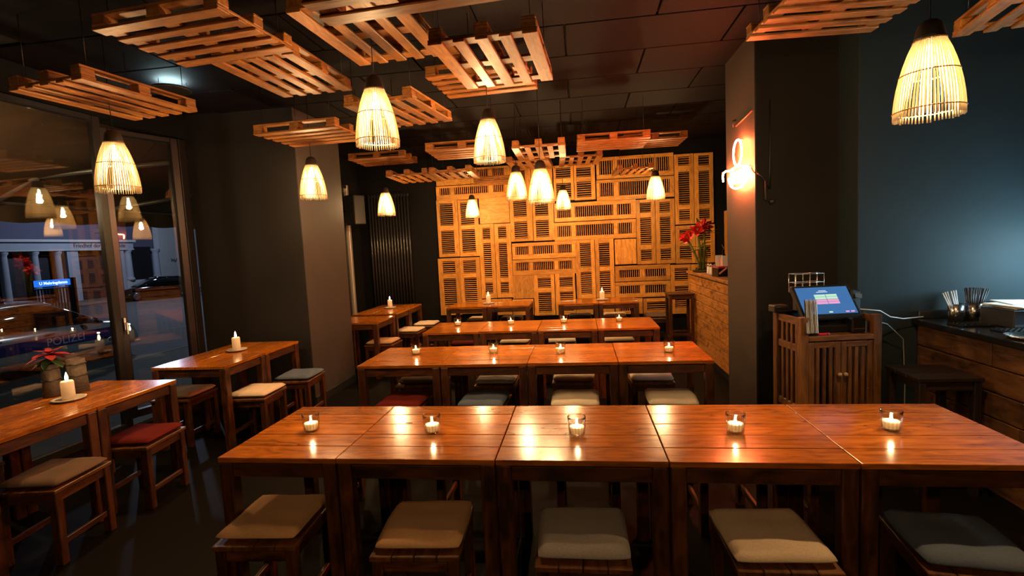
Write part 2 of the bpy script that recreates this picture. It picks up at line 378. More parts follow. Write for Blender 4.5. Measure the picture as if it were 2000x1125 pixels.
for orient, (x0, x1, z0, z1), fields in SHUT:
    g = .0035; x0 += g; x1 -= g; z0 += g; z1 -= g
    cx, cz = (x0+x1)/2, (z0+z1)/2
    dy = RNG.uniform(-.004, .004)
    e = empty('shutter_panel', (cx-wb.location.x, YB-TH/2-.002+dy-wb.location.y, cz-wb.location.z), parent=wb)
    def lb(name, a0, a1, b0, b1, axis, th=TH):
        c = ((a0+a1)/2-cx, 0, (b0+b1)/2-cz)
        if axis == 'x': obj(name, boxm(a1-a0, th, b1-b0, M['shutter'], .003), e, c)
        else: obj(name, boxm(b1-b0, th, a1-a0, M['shutter'], .003), e, c, (0, -PI/2, 0))
    if orient == 'p':
        lb('panel_board', x0, x1, z0, z1, 'x' if x1-x0 > z1-z0 else 'z', TH-.01); continue
    if orient == 'v':
        fields = sorted(fields, key=lambda q: -q[3])
        fx0 = max(x0+.04, sum(q[0] for q in fields)/len(fields)); fx1 = min(x1-.04, sum(q[1] for q in fields)/len(fields))
        lb('stile', x0, fx0, z0, z1, 'z'); lb('stile', fx1, x1, z0, z1, 'z')
        zt = z1
        for q in fields:
            a, b = max(q[2], z0+.04), min(q[3], z1-.03)
            lb('rail', fx0, fx1, b, zt, 'x'); zt = a
            o = obj('louvre_slats', louvre(fx0, fx1, a, b, False), e, ((fx0+fx1)/2-cx, .004, (a+b)/2-cz)); o['kind'] = 'stuff'
        lb('rail', fx0, fx1, z0, zt, 'x')
    else:
        fields = sorted(fields, key=lambda q: q[0])
        fz0 = max(z0+.035, sum(q[2] for q in fields)/len(fields)); fz1 = min(z1-.03, sum(q[3] for q in fields)/len(fields))
        lb('stile', x0, x1, z0, fz0, 'x'); lb('stile', x0, x1, fz1, z1, 'x')
        xt = x0
        for q in fields:
            a, b = max(q[0], x0+.03), min(q[1], x1-.03)
            lb('rail', xt, a, fz0, fz1, 'z'); xt = b
            o = obj('louvre_slats', louvre(a, b, fz0, fz1, True), e, ((a+b)/2-cx, .004, (fz0+fz1)/2-cz)); o['kind'] = 'stuff'
        lb('rail', xt, x1, fz0, fz1, 'z')

# ---- street windows on the left: fixed leaf, then a leaf left a little ajar
def window_leaf(name, y0, y1, z0, z1, hinge_y, deg, st=.075, handle=None, lean=0):
    e = empty(name, (XW, hinge_y, 0), math.radians(deg)); struct(e)
    e.rotation_euler = (0, math.radians(lean), math.radians(deg))
    a, b = y0-hinge_y, y1-hinge_y
    fm = M['framemetal']
    for q0, q1 in ((a, a+st), (b-st, b)):
        obj('window_stile', boxm(z1-z0, .06, st, fm, .006), e, (0, (q0+q1)/2, (z0+z1)/2), (PI/2, -PI/2, 0))
    for q0, q1 in ((z0, z0+st), (z1-st*.7, z1)):
        obj('window_rail', boxm(b-a-2*st, .06, q1-q0, fm, .006), e, (0, (a+b)/2, (q0+q1)/2), (0, 0, PI/2))
    obj('pane', boxm(b-a-2*st+.01, .006, z1-z0-2*st+.03, M['pane'], 0), e, (0, (a+b)/2, (z0+z1)/2), (0, 0, PI/2))
    if handle:
        h = empty('window_handle', (.04, handle-hinge_y, 1.05), parent=e)
        obj('handle_plate', boxm(.13, .025, .012, M['steel'], .003), h, (0, 0, .02), (0, -PI/2, 0))
        obj('handle_lever', boxm(.12, .02, .015, M['steel'], .004), h, (.035, 0, -.02), (0, -PI/2, 0))
    return e
ZT = 2.97
window_leaf('window_1', 2.70, 4.06, .12, ZT, 2.70, -2.0)
window_leaf('window_2', 4.28, 5.00, .12, ZT, 5.00, -20.0, handle=4.32)
window_leaf('window_3', 1.25, 2.68, .12, ZT, 1.25, 0)
struct(box('trim_1', XW-.05, XW+.03, 5.0, 5.10, 0, ZT, M['framemetal'], bev=.004, axis='z'))
struct(box('trim_2', XW-.05, XW+.03, 1.2, 5.10, 0, .115, M['framemetal'], bev=.004, axis='y'))
w4 = struct(empty('window_4', (-3.84, 7.35, 0)))
for yy in (-.75, .75): obj('window_stile', boxm(2.7, .05, .07, M['alu'], .006), w4, (.01, yy, 1.45), (PI/2, -PI/2, 0))
obj('pane', boxm(1.43, .01, 2.6, M['pane'], 0), w4, (0, 0, 1.45), (0, 0, PI/2))
for zz in (.12, 2.77): obj('window_rail', boxm(1.43, .05, .06, M['framemetal'], .006), w4, (.01, 0, zz), (0, 0, PI/2))

# ================================================================== OUTSIDE
M['asphalt'] = plain('asphalt', (.045, .045, .048), .75, noise=.3, nscale=3)
M['pave'] = plain('pavement_slabs', (.085, .075, .06), .8, noise=.3, nscale=2)
M['kerb'] = plain('kerb_stone', (.16, .15, .13), .8, noise=.2)
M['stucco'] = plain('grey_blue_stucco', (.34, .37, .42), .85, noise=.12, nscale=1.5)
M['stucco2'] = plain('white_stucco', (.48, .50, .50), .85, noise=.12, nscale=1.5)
M['door'] = plain('dark_gate', (.010, .010, .016), .6)
GZ = -.5            # street level
struct(box('pavement', -10.0, XW-.16, -12, 16, GZ-.2, GZ, M['pave'], bev=0))
struct(box('plinth', XW-.16, XW-.05, -3, 5.1, GZ-.2, .05, M['wall'], bev=0))
struct(box('kerb', -10.15, -10.0, -12, 16, GZ-.2, GZ+.01, M['kerb'], bev=.01, axis='y'))
struct(box('road', -60, -10.15, -14, 70, GZ-.3, GZ-.03, M['asphalt'], bev=0))
struct(box('far_pavement', -60, -27.6, -5, 70, GZ-.03, GZ+.06, M['pave'], bev=0))
struct(box('far_kerb', -27.6, -27.4, -5, 70, GZ-.03, GZ+.07, M['kerb'], bev=.01, axis='y'))
M['line'] = plain('road_paint', (.55, .55, .52), .8)
prop(box('road_line', -13.5, -13.38, 2, 40, GZ-.03, GZ-.024, M['line'], bev=0, axis='y'), 'thin pale line painted along the dark road', 'road marking')
def pbox(name, x0, x1, y0, y1, z0, z1, mat, parent, bev=.003, axis='x'):
    """box by world bounds under an unrotated parent"""
    o = box(name, x0, x1, y0, y1, z0, z1, mat, None, bev, axis)
    o.parent = parent; o.location = o.location-parent.location
    return o
# ---- the gatehouse across the street
XB = -31.0
bld = empty('gatehouse', (XB, 29, GZ), 0, 'pale columned gatehouse with dark gates across the street', 'building')
st, st2, dk = M['stucco'], M['stucco2'], M['door']
pbox('wall', XB-.9, XB-.6, 20, 34.2, GZ, 5.2, plain('dark_violet_render', (.10, .10, .15), .9), bld, 0, 'y')  # rear wall in dark violet render
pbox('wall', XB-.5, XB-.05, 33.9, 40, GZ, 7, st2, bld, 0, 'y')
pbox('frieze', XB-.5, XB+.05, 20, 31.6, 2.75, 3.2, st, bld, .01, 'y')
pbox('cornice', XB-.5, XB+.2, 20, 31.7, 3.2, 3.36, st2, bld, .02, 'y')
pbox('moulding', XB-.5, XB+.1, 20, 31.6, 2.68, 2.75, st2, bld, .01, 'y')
def column(y, r, z0, z1):
    c = obj('column', lathem([(r*1.3, z0), (r*1.3, z0+.15), (r*1.05, z0+.2), (r, z0+.3), (r*.9, z1-.35), (r*.9, z1-.25), (r*1.25, z1-.12), (r*1.25, z1)], st, 20), bld, (XB-.2-bld.location.x, y-29, -bld.location.z))
for y in (22.2, 23.6, 25.2, 26.5): column(y, .21, GZ, 2.7)
for y in (31.3, 33.65): column(y, .24, .55, 2.75)
pbox('pier', XB-.5, XB, 26.95, 27.65, GZ, 2.7, st, bld, .01, 'z')
pbox('pier', XB-.5, XB, 29.95, 30.85, GZ, 2.7, st, bld, .01, 'z')
pbox('low_wall', XB-.45, XB-.02, 30.9, 34, GZ, .55, st2, bld, .01, 'y')
pbox('gate', XB-.6, XB-.52, 20.2, 26.9, GZ, 2.7, dk, bld, .01, 'y')
pbox('gate', XB-.5, XB-.42, 27.65, 29.95, GZ, 2.7, dk, bld, .01, 'y')
pbox('gate', XB-.5, XB-.42, 31.5, 33.5, .55, 2.9, dk, bld, .01, 'y')
for k in range(9): pbox('gate_bar', XB-.42, XB-.36, 31.6+k*.22, 31.64+k*.22, .55, 2.9, M['black'], bld, 0, 'z')
M['letter'] = plain('dark_lettering', (.02, .02, .025), .7)
obj('lettering', textm('Friedhof der', .36, M['letter'], .01), bld, (XB+.06-bld.location.x, 28.25-29, 2.98-bld.location.z), (PI/2, 0, PI/2))['label'] = 'dark lettering on the frieze'
obj('lettering', textm('Gemeinde', .36, M['letter'], .01), bld, (XB+.06-bld.location.x, 30.2-29, 2.98-bld.location.z), (PI/2, 0, PI/2))['label'] = 'dark lettering on the frieze'
v, f = [], []
for pts in ([(0, .4), (.05, 0), (.2, .25), (.3, 0), (.45, .3), (.55, .05), (.8, .1)], [(.5, -.1), (.9, .3)]):
    tube_geo([(0, a*.6, b*.6) for a, b in pts], .03, 5, False, v, f)
obj('graffiti', mesh('graffiti', v, f, M['letter']), bld, (XB-.04-bld.location.x, 34.9-29, 1.75-bld.location.z))
# ---- underground station stair with its lit blue sign
M['signblue'] = emis('blue_lightbox', (.02, .16, .75), 1.6); M['signwhite'] = emis('white_sign_letters', (.55, .8, 1), 2.4)
sg = empty('station_entrance', (-20, 16.7, GZ), 0, 'blue illuminated station sign above the railings of a stairway', 'sign')
pbox('lightbox', -20.1, -19.95, 16.05, 17.35, .98, 1.22, M['signblue'], sg, .01, 'y')
obj('lettering', textm('U Mehringdamm', .155, M['signwhite'], .004, .002), sg, (.06, 0, 1.10-GZ), (PI/2, 0, PI/2))
pbox('post', -20.1, -19.95, 17.38, 17.58, GZ, 1.26, M['black'], sg, .01, 'z'); pbox('post', -20.1, -19.95, 15.9, 16.0, GZ, 1.26, M['black'], sg, .01, 'z')
pbox('handrail', -20.06, -20.0, 16.0, 17.4, .86, .92, M['steel'], sg, .01, 'y')
for k in range(12): pbox('railing_bar', -20.05, -20.01, 16.05+k*.115, 16.09+k*.115, GZ, .86, M['steel'], sg, 0, 'z')

# ---- cars
def car_mesh(stations, mat, ny=9, name='body'):
    """stations: (x, z_low, z_high, half width low, half width high) lofted with rounded corners"""
    v, f = [], []
    for (x, zl, zh, wl, wh) in stations:
        prof = [(-wl*.86, zl), (-wl, zl+.10*(zh-zl)), (-wl*1.0, zl+.45*(zh-zl)), (-(wl*.35+wh*.65), zl+.82*(zh-zl)), (-wh*.86, zl+.97*(zh-zl)), (-wh*.4, zh), (wh*.4, zh), (wh*.86, zl+.97*(zh-zl)), ((wl*.35+wh*.65), zl+.82*(zh-zl)), (wl, zl+.45*(zh-zl)), (wl, zl+.10*(zh-zl)), (wl*.86, zl)]
        v += [(x, y, z) for y, z in prof]
    n = 12
    for i in range(len(stations)-1):
        for k in range(n):
            k2 = (k+1) % n; f.append((i*n+k, i*n+k2, (i+1)*n+k2, (i+1)*n+k))
    f.append(tuple(reversed(range(n)))); f.append(tuple(range((len(stations)-1)*n, len(stations)*n)))
    me = mesh(name, v, f, mat, True)
    bm = bmesh.new(); bm.from_mesh(me); bmesh.ops.recalc_face_normals(bm, faces=bm.faces)
    bmesh.ops.subdivide_edges(bm, edges=bm.edges[:], cuts=1, use_grid_fill=True, smooth=.6); bm.to_mesh(me); bm.free()
    me.polygons.foreach_set('use_smooth', [True]*len(me.polygons))
    return me
M['tyre'] = plain('tyre', (.012, .012, .012), .8); M['rim'] = plain('alloy_rim', (.5, .5, .52), .3, .9)
M['carglass'] = plain('car_window', (.008, .009, .010), .05, 0, .6)
M['silver'] = plain('silver_car_paint', (.42, .44, .48), .22, .35, coat=.6); M['carblack'] = plain('black_car_paint', (.006, .006, .008), .12, coat=.8)
M['policeblue'] = plain('police_blue_foil', (.015, .035, .22), .3); M['headlamp'] = plain('headlamp_glass', (.55, .75, .80), .12, .1, coat=.6)
def make_car(name, loc, rz, paint, label, sc=1):
    c = empty(name, loc, rz, label, 'car'); c.scale = (sc, sc, sc)
    obj('body', car_mesh([(0, .34, .82, .62, .55), (.12, .24, .95, .80, .74), (.7, .20, .98, .88, .82), (1.6, .18, .96, .90, .84), (2.7, .18, .94, .90, .85), (3.5, .20, .88, .89, .82), (4.1, .22, .78, .84, .74), (4.42, .26, .66, .70, .58), (4.5, .32, .56, .55, .45)], paint), c)
    obj('cabin', car_mesh([(.25, .90, .96, .70, .62), (.75, .90, 1.30, .76, .56), (1.3, .90, 1.44, .80, .60), (2.0, .90, 1.47, .80, .61), (2.6, .90, 1.38, .79, .59), (3.15, .88, 1.08, .77, .66), (3.5, .84, .90, .74, .66)], M['carglass'], name='cabin'), c)
    obj('roof', car_mesh([(.85, 1.34, 1.385, .55, .50), (1.3, 1.40, 1.465, .60, .54), (2.0, 1.43, 1.492, .61, .55), (2.5, 1.36, 1.42, .60, .54)], paint, name='roof'), c)
    for s in (-1, 1):
        obj('pillar', tubem([(2.45, s*.60, 1.38), (3.1, s*.73, 1.0), (3.4, s*.76, .90)], .028, paint), c)
        obj('pillar', tubem([(1.75, s*.61, 1.43), (1.70, s*.80, .93)], .03, M['black']), c)
        obj('pillar', tubem([(.9, s*.56, 1.37), (.45, s*.72, 1.0)], .035, paint), c)
        m_ = empty('wing_mirror', (3.0, s*.95, .98), parent=c); obj('mirror_shell', lathem([(0, -.07), (.06, -.05), (.075, 0), (.06, .05), (0, .07)], paint, 12), m_, (0, 0, 0), (0, PI/2, 0))
        for x in (.85, 3.55):
            w = empty('wheel', (x, s*.80, .31), parent=c)
            obj('tyre', lathem([(.20, -.10), (.29, -.10), (.315, -.07), (.315, .07), (.29, .10), (.20, .10)], M['tyre'], 28), w, (0, 0, 0), (PI/2, 0, 0))
            obj('rim', lathem([(.0, .02), (.05, .05), (.19, .04), (.21, .105), (.195, .11)], M['rim'] if s < 0 or True else None, 20), w, (0, 0, 0), (PI/2 if s < 0 else -PI/2, 0, 0))
            v_, f_ = [], []
            for k in range(10):
                a = 2*PI*k/10; tube_geo([(.04*math.cos(a), .04*math.sin(a), .09), (.19*math.cos(a), .19*math.sin(a), .10)], .014, 5, False, v_, f_)
            obj('spokes', mesh('spokes', v_, f_, M['rim'], True), w, (0, 0, 0), (PI/2 if s < 0 else -PI/2, 0, 0))
        for x in (1.15, 2.15): obj('door_handle', boxm(.2, .03, .035, M['steel'], .01), c, (x, s*.895, .80))
        obj('headlamp', lathem([(0, -.04), (.09, -.03), (.12, .0), (.09, .05), (0, .07)], M['headlamp'], 16), c, (4.22, s*.60, .62), (0, PI/2, 0))
    obj('number_plate', boxm(.02, .45, .10, plain('number_plate', (.35, .35, .75), .4), .004), c, (4.50, 0, .42))
    obj('grille', boxm(.03, .7, .12, M['blackgloss'], .01), c, (4.475, 0, .54))
    return c
pc = make_car('police_car', (-12.0, 6.95, GZ-.03), PI/2, M['silver'], 'silver and blue police car parked outside the left window')
for s in (-1,):
    obj('blue_band', boxm(3.55, .012, .22, M['policeblue'], .002), pc, (1.95, s*.912, .63))
    tx = obj('lettering', textm('POLIZEI', .24, plain('reflective_letters', (.55, .58, .70), .4), .003), pc, (2.45, s*.921, .63), (PI/2, 0, 0)); tx['label'] = 'pale POLIZEI lettering on the blue door band'
    obj('star_badge', lathem([(0, 0), (.10, 0), (.10, .008), (0, .012)], plain('badge', (.45, .44, .40), .4), 12), pc, (.72, s*.92, .68), (PI/2, 0, 0))
lb_ = empty('light_bar', (1.55, 0, 1.50), parent=pc)
obj('beacon', boxm(.28, 1.05, .12, plain('blue_beacon', (.01, .02, .10), .15), .03), lb_, (0, 0, .05))
make_car('parked_car', (-24.9, 29.6, GZ-.03), math.radians(-123), M['carblack'], 'glossy black car parked across the street', .92)
# ---- awning over the pavement
M['awning'] = translucent('awning_canvas', (.20, .13, .075), (.18, .11, .06), .25)
aw = empty('awning', (-4.6, 5, 3.1), 0, 'brown canvas awning on folding arms seen through the window', 'awning')
v, f = [], []
nx, ny = 7, 30
for i in range(nx+1):
    for j in range(ny+1):
        x = -4.45-2.1*i/nx; y = -3+14*j/ny; z = 3.3-.85*i/nx-.03*math.sin(PI*i/nx)+.008*math.sin(j*1.7)
        v.append((x+4.6, y-5, z-3.1))
for i in range(nx):
    for j in range(ny): f.append((i*(ny+1)+j, i*(ny+1)+j+1, (i+1)*(ny+1)+j+1, (i+1)*(ny+1)+j))
obj('canopy', mesh('canopy', v, f, M['awning'], True), aw)
v, f = [], []
for j in range(141):
    y = -3+14*j/140; d = .02*math.sin(j*1.1)
    v += [(-6.6+4.6+d*.3, y-5, 2.44-3.1), (-6.6+4.6+d, y-5, 2.22-3.1+.012*math.sin(j*.9))]
for j in range(140): f.append((2*j, 2*j+1, 2*j+3, 2*j+2))
obj('valance', mesh('valance', v, f, M['awning'], True), aw)
pbox('front_bar', -6.62, -6.55, -3, 11, 2.42, 2.50, M['alu'], aw, .015, 'y')
for (p, q, r_) in (((-4.55, 6.4, 3.05), (-6.0, 4.95, 2.68), (-6.55, 4.95, 2.42)), ((-4.55, 8.6, 3.05), (-5.7, 7.4, 2.75), (-6.55, 6.3, 2.42))):
    a_ = empty('folding_arm', Vector(p)-aw.location, parent=aw)
    for s_, e_ in ((p, q), (q, r_)):
        obj('arm_tube', tubem([Vector(s_)-Vector(p), Vector(e_)-Vector(p)], .032, M['alu'], 8), a_)
    obj('elbow', lathem([(0, -.05), (.05, -.05), (.05, .05), (0, .05)], M['alu'], 12), a_, Vector(q)-Vector(p))

# ================================================================== PALLETS under the ceiling
PL, PW = .80, .60
def make_pallet():
    e = empty('hanging_pallet')
    wm = M['pallet']; dw = [.082, .064, .070, .064, .082]; gap = (PW-sum(dw))/4
    y = -PW/2
    for w in dw:
        obj('deck_board', boxm(PL, w, .015, wm, .003), e, (0, y+w/2, .0075)); y += w+gap
    for x in (-PL/2+.045, 0, PL/2-.045):
        obj('cross_board', boxm(PW, .085, .015, wm, .003), e, (x, 0, .0225), (0, 0, PI/2))
        for yy in (-PW/2+.045, 0, PW/2-.045): obj('block', boxm(.085, .08, .044, wm, .004), e, (x, yy, .052))
    for yy in (-PW/2+.045, 0, PW/2-.045): obj('runner', boxm(PL, .075, .015, wm, .003), e, (0, yy, .0815))
    return e
PAL = [  # x, y, z of the deck, heading of the boards, size, label
 (-3.10, 3.12, 2.75, 83, 1, 'hanging wooden pallet farthest left, above the window table lamp'),
 (-2.12, 2.75, 2.91, -5, 1, 'large near pallet at upper left with five long crosswise boards'),
 (-2.06, 3.55, 2.95, 88, 1, 'pallet half hidden behind the upper left crosswise pallet'),
 (-1.13, 2.91, 2.90, 87, 1, 'pallet from which the large centre left lamp hangs'),
 (-.66, 1.83, 2.64, -4, 1, 'bright pallet cut by the top edge of the picture'),
 (-.45, 3.12, 2.75, 87, 1, 'pallet with five boards pointing away, near the top centre'),
 (-.72, 4.20, 2.99, -4, 1, 'pallet just behind the one at the top centre, boards crosswise'),
 (-1.45, 4.23, 2.81, 82, 1, 'pallet behind the large centre left lamp'),
 (-2.43, 4.53, 2.75, -3, 1, 'pallet above the lamp in front of the dark wing wall'),
 (-2.69, 6.96, 2.93, 1, 1, 'small dim pallet far left in the alcove'),
 (-1.21, 5.65, 2.71, 2, 1, 'pallet behind the centre lamp, boards crosswise'),
 (-.41, 6.07, 2.73, 91, 1, 'pallet with pale lit boards above the pair of lamps'),
 (.06, 7.60, 2.84, 93, 1, 'pale lit pallet right of the lamp pair, close to the shutters'),
 (.80, 7.55, 2.63, 94, .82, 'lowest hanging pallet in front of the right shutters'),
 (1.57, 3.38, 2.93, 4, 1, 'dark pallet at upper right in front of the neon pillar'),
 (.42, 6.05, 2.76, 1, 1, 'reddish pallet right of centre with four close boards'),
 (1.02, 7.05, 2.92, 1, 1, 'dim pallet behind the reddish one on the right'),
 (-2.355, 7.26, 2.70, 92, 1, 'left one of two pallets joined side by side before the shutters'),
 (-1.735, 7.26, 2.70, 92, 1, 'right one of two pallets joined side by side before the shutters'),
 (-1.22, 7.98, 2.66, 2, .9, 'small pallet against the shutters, crosswise boards, behind the joined pair'),
 (-.66, 7.55, 2.82, 88, 1, 'pallet above the shutters, half hidden by the lamp pair'),
 (2.38, 2.86, 2.72, 78, 1, 'pallet at the top right corner of the picture'),
]
proto = make_pallet()
for i, (x, y, z, a, sc, lab) in enumerate(PAL):
    o = proto if i == 0 else copy_tree(proto)
    o.location = (x, y, z); o.rotation_euler = (0, 0, math.radians(a)); o.scale = (sc, sc, sc)
    prop(o, lab, 'pallet', 'pallets hanging under the ceiling')
    for sx in (-1, 1):
        for sy in (-1, 1):
            h = (CZ-.02-z)/sc-.089
            obj('hanging_wire', _cache.setdefault(('w', round(h, 2)), lathem([(.0025, 0), (.0025, h)], M['wire'], 5)), o, (sx*.33, sy*.255, .089))

# ================================================================== BAMBOO LAMPS
def shade_r(t):      # 0 top .. 1 bottom, radius for a shade of 1 m base diameter
    return .5*(.44+.56*math.sin(PI/2*min(1, t*1.02))**.85 if t > 0 else .44)
def make_lamp():
    """unit lamp: base diameter 1, shade 1.32 tall, origin at the shade's lower rim"""
    e = empty('bamboo_lamp'); H = 1.32
    v, f = [], []; rr = random.Random(3)
    n = 56
    for k in range(n):
        a = 2*PI*k/n+rr.uniform(-.012, .012); lo = rr.uniform(-.012, .012)
        pts = []
        for i in range(8):
            t = i/7; r = shade_r(t); pts.append((r*math.cos(a), r*math.sin(a), H*(1-t)+(lo if i == 7 else 0)))
        tube_geo(pts, [.0135, .0140, .0145, .0145, .0145, .0145, .015, .014], 5, False, v, f)
    o = obj('shade_sticks', mesh('shade_sticks', v, f, M['bamboo'], True), e); o['kind'] = 'stuff'
    for t in (.0, .43, .90):
        r = shade_r(t)+.016; z = H*(1-t)
        obj('binding_ring', tubem([(r*math.cos(2*PI*k/40), r*math.sin(2*PI*k/40), z) for k in range(40)], .011, M['rattan'], 6, True), e)
    obj('cap', lathem([(.235, H-.02), (.225, H+.06), (.20, H+.18), (.17, H+.27), (.11, H+.33), (.03, H+.35), (0, H+.35)], M['cap'], 24), e)
    b = obj('bulb', lathem([(0, .84), (.05, .85), (.085, .89), (.10, .96), (.085, 1.03), (.055, 1.09), (.045, 1.25), (0, 1.25)], M['bulb'], 16), e)
    return e
LAMPS = [  # x, y, z of the lower rim, diameter, label
 (-1.19, 3.00, 2.295, .254, 'large bamboo pendant lamp hanging left of centre'),
 (-.69, 4.10, 2.335, .255, 'bamboo pendant lamp right of the large centre left one'),
 (-3.12, 3.12, 2.15, .252, 'bamboo pendant lamp by the left window'),
 (-2.56, 4.70, 2.205, .246, 'bamboo pendant lamp in front of the lit end of the wing wall'),
 (1.55, 2.50, 2.125, .250, 'biggest bamboo pendant lamp at upper right'),
 (-2.76, 7.10, 2.18, .248, 'small bamboo lamp in the alcove before the radiator'),
 (-1.63, 7.80, 2.12, .216, 'small bamboo lamp hanging before the left shutters'),
 (-.74, 6.30, 2.22, .256, 'left one of the pair of bamboo lamps before the shutters'),
 (-.35, 5.05, 2.055, .256, 'right and larger one of the pair of bamboo lamps'),
 (-.21, 7.80, 2.16, .228, 'small bamboo lamp just right of the lamp pair'),
 (1.12, 7.50, 2.21, .252, 'bamboo lamp hanging before the right shutters'),
]
HIDDEN_LAMPS = [(-.9, -.9, 2.2), (1.1, -1.0, 2.2)]    # the same row goes on behind the camera
lproto = make_lamp(); cords = {}
for i, L in enumerate(LAMPS+[(x, y, z, .25, 'bamboo pendant lamp out of view behind the photographer') for x, y, z in HIDDEN_LAMPS]):
    x, y, z, d, lab = L
    o = lproto if i == 0 else copy_tree(lproto)
    o.location = (x, y, z); o.scale = (d, d, d); o.rotation_euler = (0, 0, i*1.3)
    prop(o, lab, 'lamp', 'bamboo pendant lamps')
    h = CZ-.022-z
    obj('cord', lathem([(.012, 1.67), (.012, h/d)], M['black'], 6), o)
    point('lamp_light', (x, y, z+.76*d), LAMP_W*(1 if i < len(LAMPS) else 1.25), LAMP_COL, .028)
# ---- round cold uplights under the ceiling
for x, y, lab in ((-3.50, 4.13, 'round black disc uplight with cold glow at upper left'),):
    e = empty('disc_light', (x, y, 3.155), 0, lab, 'light')
    obj('disc', lathem([(0, 0), (.15, 0), (.155, .008), (.15, .02), (0, .02)], M['black'], 36), e)
    obj('led_plate', lathem([(0, .021), (.11, .021), (.11, .026), (0, .026)], M['led_up'], 28), e)
    for a in (.4, 2.5, 4.6): obj('hanging_wire', lathem([(.0025, 0), (.0025, .052)], M['wire'], 5), e, (.12*math.cos(a), .12*math.sin(a), .02))

# ================================================================== TABLES
def make_table(x0, x1, y0, y1, along, label, group, z=.75):
    cx, cy = (x0+x1)/2, (y0+y1)/2
    e = empty('wooden_table', (cx, cy, 0), 0, label, 'table', group)
    wx, wy = (x1-x0)/2-.0025, (y1-y0)/2-.0015
    n = 5; T = .024
    for k in range(n):
        tl = RNG.uniform(-.0022, .0022); dz = RNG.uniform(-.0008, .0008)
        if along == 'x':
            w = 2*wy/n; obj('plank', boxm(2*wx, w-.0042, T, M['top'], .0018), e, (0, -wy+(k+.5)*w, z-T/2+dz), (tl, RNG.uniform(-.0015, .0015), 0))
        else:
            w = 2*wx/n; obj('plank', boxm(2*wy, w-.0042, T, M['top'], .0018), e, (-wx+(k+.5)*w, 0, z-T/2+dz), (tl, RNG.uniform(-.0015, .0015), PI/2))
    lg = .062; zt = z-T-.002
    for sx in (-1, 1):
        for sy in (-1, 1):
            obj('leg', boxm(zt, lg, lg, M['frame'], .005), e, (sx*(wx-lg/2-.002), sy*(wy-lg/2-.002), zt/2), (0, -PI/2, RNG.choice((0, PI/2, PI))))
    for s in (-1, 1):
        obj('apron', boxm(2*(wx-lg-.002), .022, .062, M['frame'], .003), e, (0, s*(wy-.022), zt-.037))
        obj('apron', boxm(2*(wy-lg-.002), .022, .062, M['frame'], .003), e, (s*(wx-.022), 0, zt-.037), (0, 0, PI/2))
    return e
ORD = ['first', 'second', 'third', 'fourth', 'fifth']
TX = [-1.679, -1.103, -.386, .331, 1.048, 1.766]
for i in range(5): make_table(TX[i], TX[i+1], 2.025, 2.755, 'x', ORD[i]+' wooden table from the left in the nearest row', 'tables of the nearest row')
T2 = [-1.806, -1.117, -.427, .262, .952]
for i in range(4): make_table(T2[i], T2[i+1], 3.765, 4.49, 'x', ORD[i]+' wooden table from the left in the second row', 'tables of the second row')
T3 = [-1.733, -1.10, -.467, .165, .797]
for i in range(4): make_table(T3[i], T3[i+1], 5.25, 5.975, 'x', ORD[i]+' wooden table from the left in the third row', 'tables of the third row')
T4 = [(-2.07, -1.43), (-1.43, -.77), (-.34, .26), (.26, .85)]
for i in range(4): make_table(T4[i][0], T4[i][1], 7.50, 8.15, 'x', ORD[i]+' wooden table from the left before the shutter wall', 'tables before the shutter wall')
for k, (a, b) in enumerate(((2.13, 2.78), (2.78, 3.43))): make_table(-3.80, -3.11, a, b, 'y', ('nearer', 'farther')[k]+' one of two joined tables beside the poinsettia at the left window', 'tables along the window')
for k, (a, b) in enumerate(((3.83, 4.39), (4.39, 4.97))): make_table(-3.72, -3.01, a, b, 'y', ('nearer', 'farther')[k]+' one of two joined tables before the dark wing wall', 'tables along the window')
make_table(-3.30, -2.62, 6.15, 6.80, 'x', 'table half hidden behind the wing wall', 'tables in the alcove')
for k, (a, b) in enumerate(((7.02, 7.62), (7.62, 8.22))): make_table(-3.38, -2.68, a, b, 'y', ('nearer', 'farther')[k]+' one of two joined tables in the alcove by the radiator', 'tables in the alcove')

# ================================================================== STOOLS AND CUSHIONS
SW, SD, SH = .37, .40, .435
def make_stool():
    e = empty('wooden_stool'); wm = M['stoolwood']
    for k in range(4):
        w = SW/4; obj('seat_plank', boxm(SD, w-.003, .022, wm, .003), e, (-SW/2+(k+.5)*w, 0, SH-.011), (0, 0, PI/2))
    lg = .045; zt = SH-.022
    for sx in (-1, 1):
        for sy in (-1, 1): obj('leg', boxm(zt, lg, lg, M['frame'], .004), e, (sx*(SW/2-lg/2-.008), sy*(SD/2-lg/2-.008), zt/2), (0, -PI/2, 0))
    for s in (-1, 1):
        obj('apron', boxm(SW-2*lg-.016, .02, .055, M['frame'], .003), e, (0, s*(SD/2-.026), zt-.028))
        obj('apron', boxm(SD-2*lg-.016, .02, .055, M['frame'], .003), e, (s*(SW/2-.026), 0, zt-.028), (0, 0, PI/2))
        obj('stretcher', boxm(SD-2*lg-.016, .02, .035, M['frame'], .003), e, (s*(SW/2-.03), 0, .12), (0, 0, PI/2))
    return e
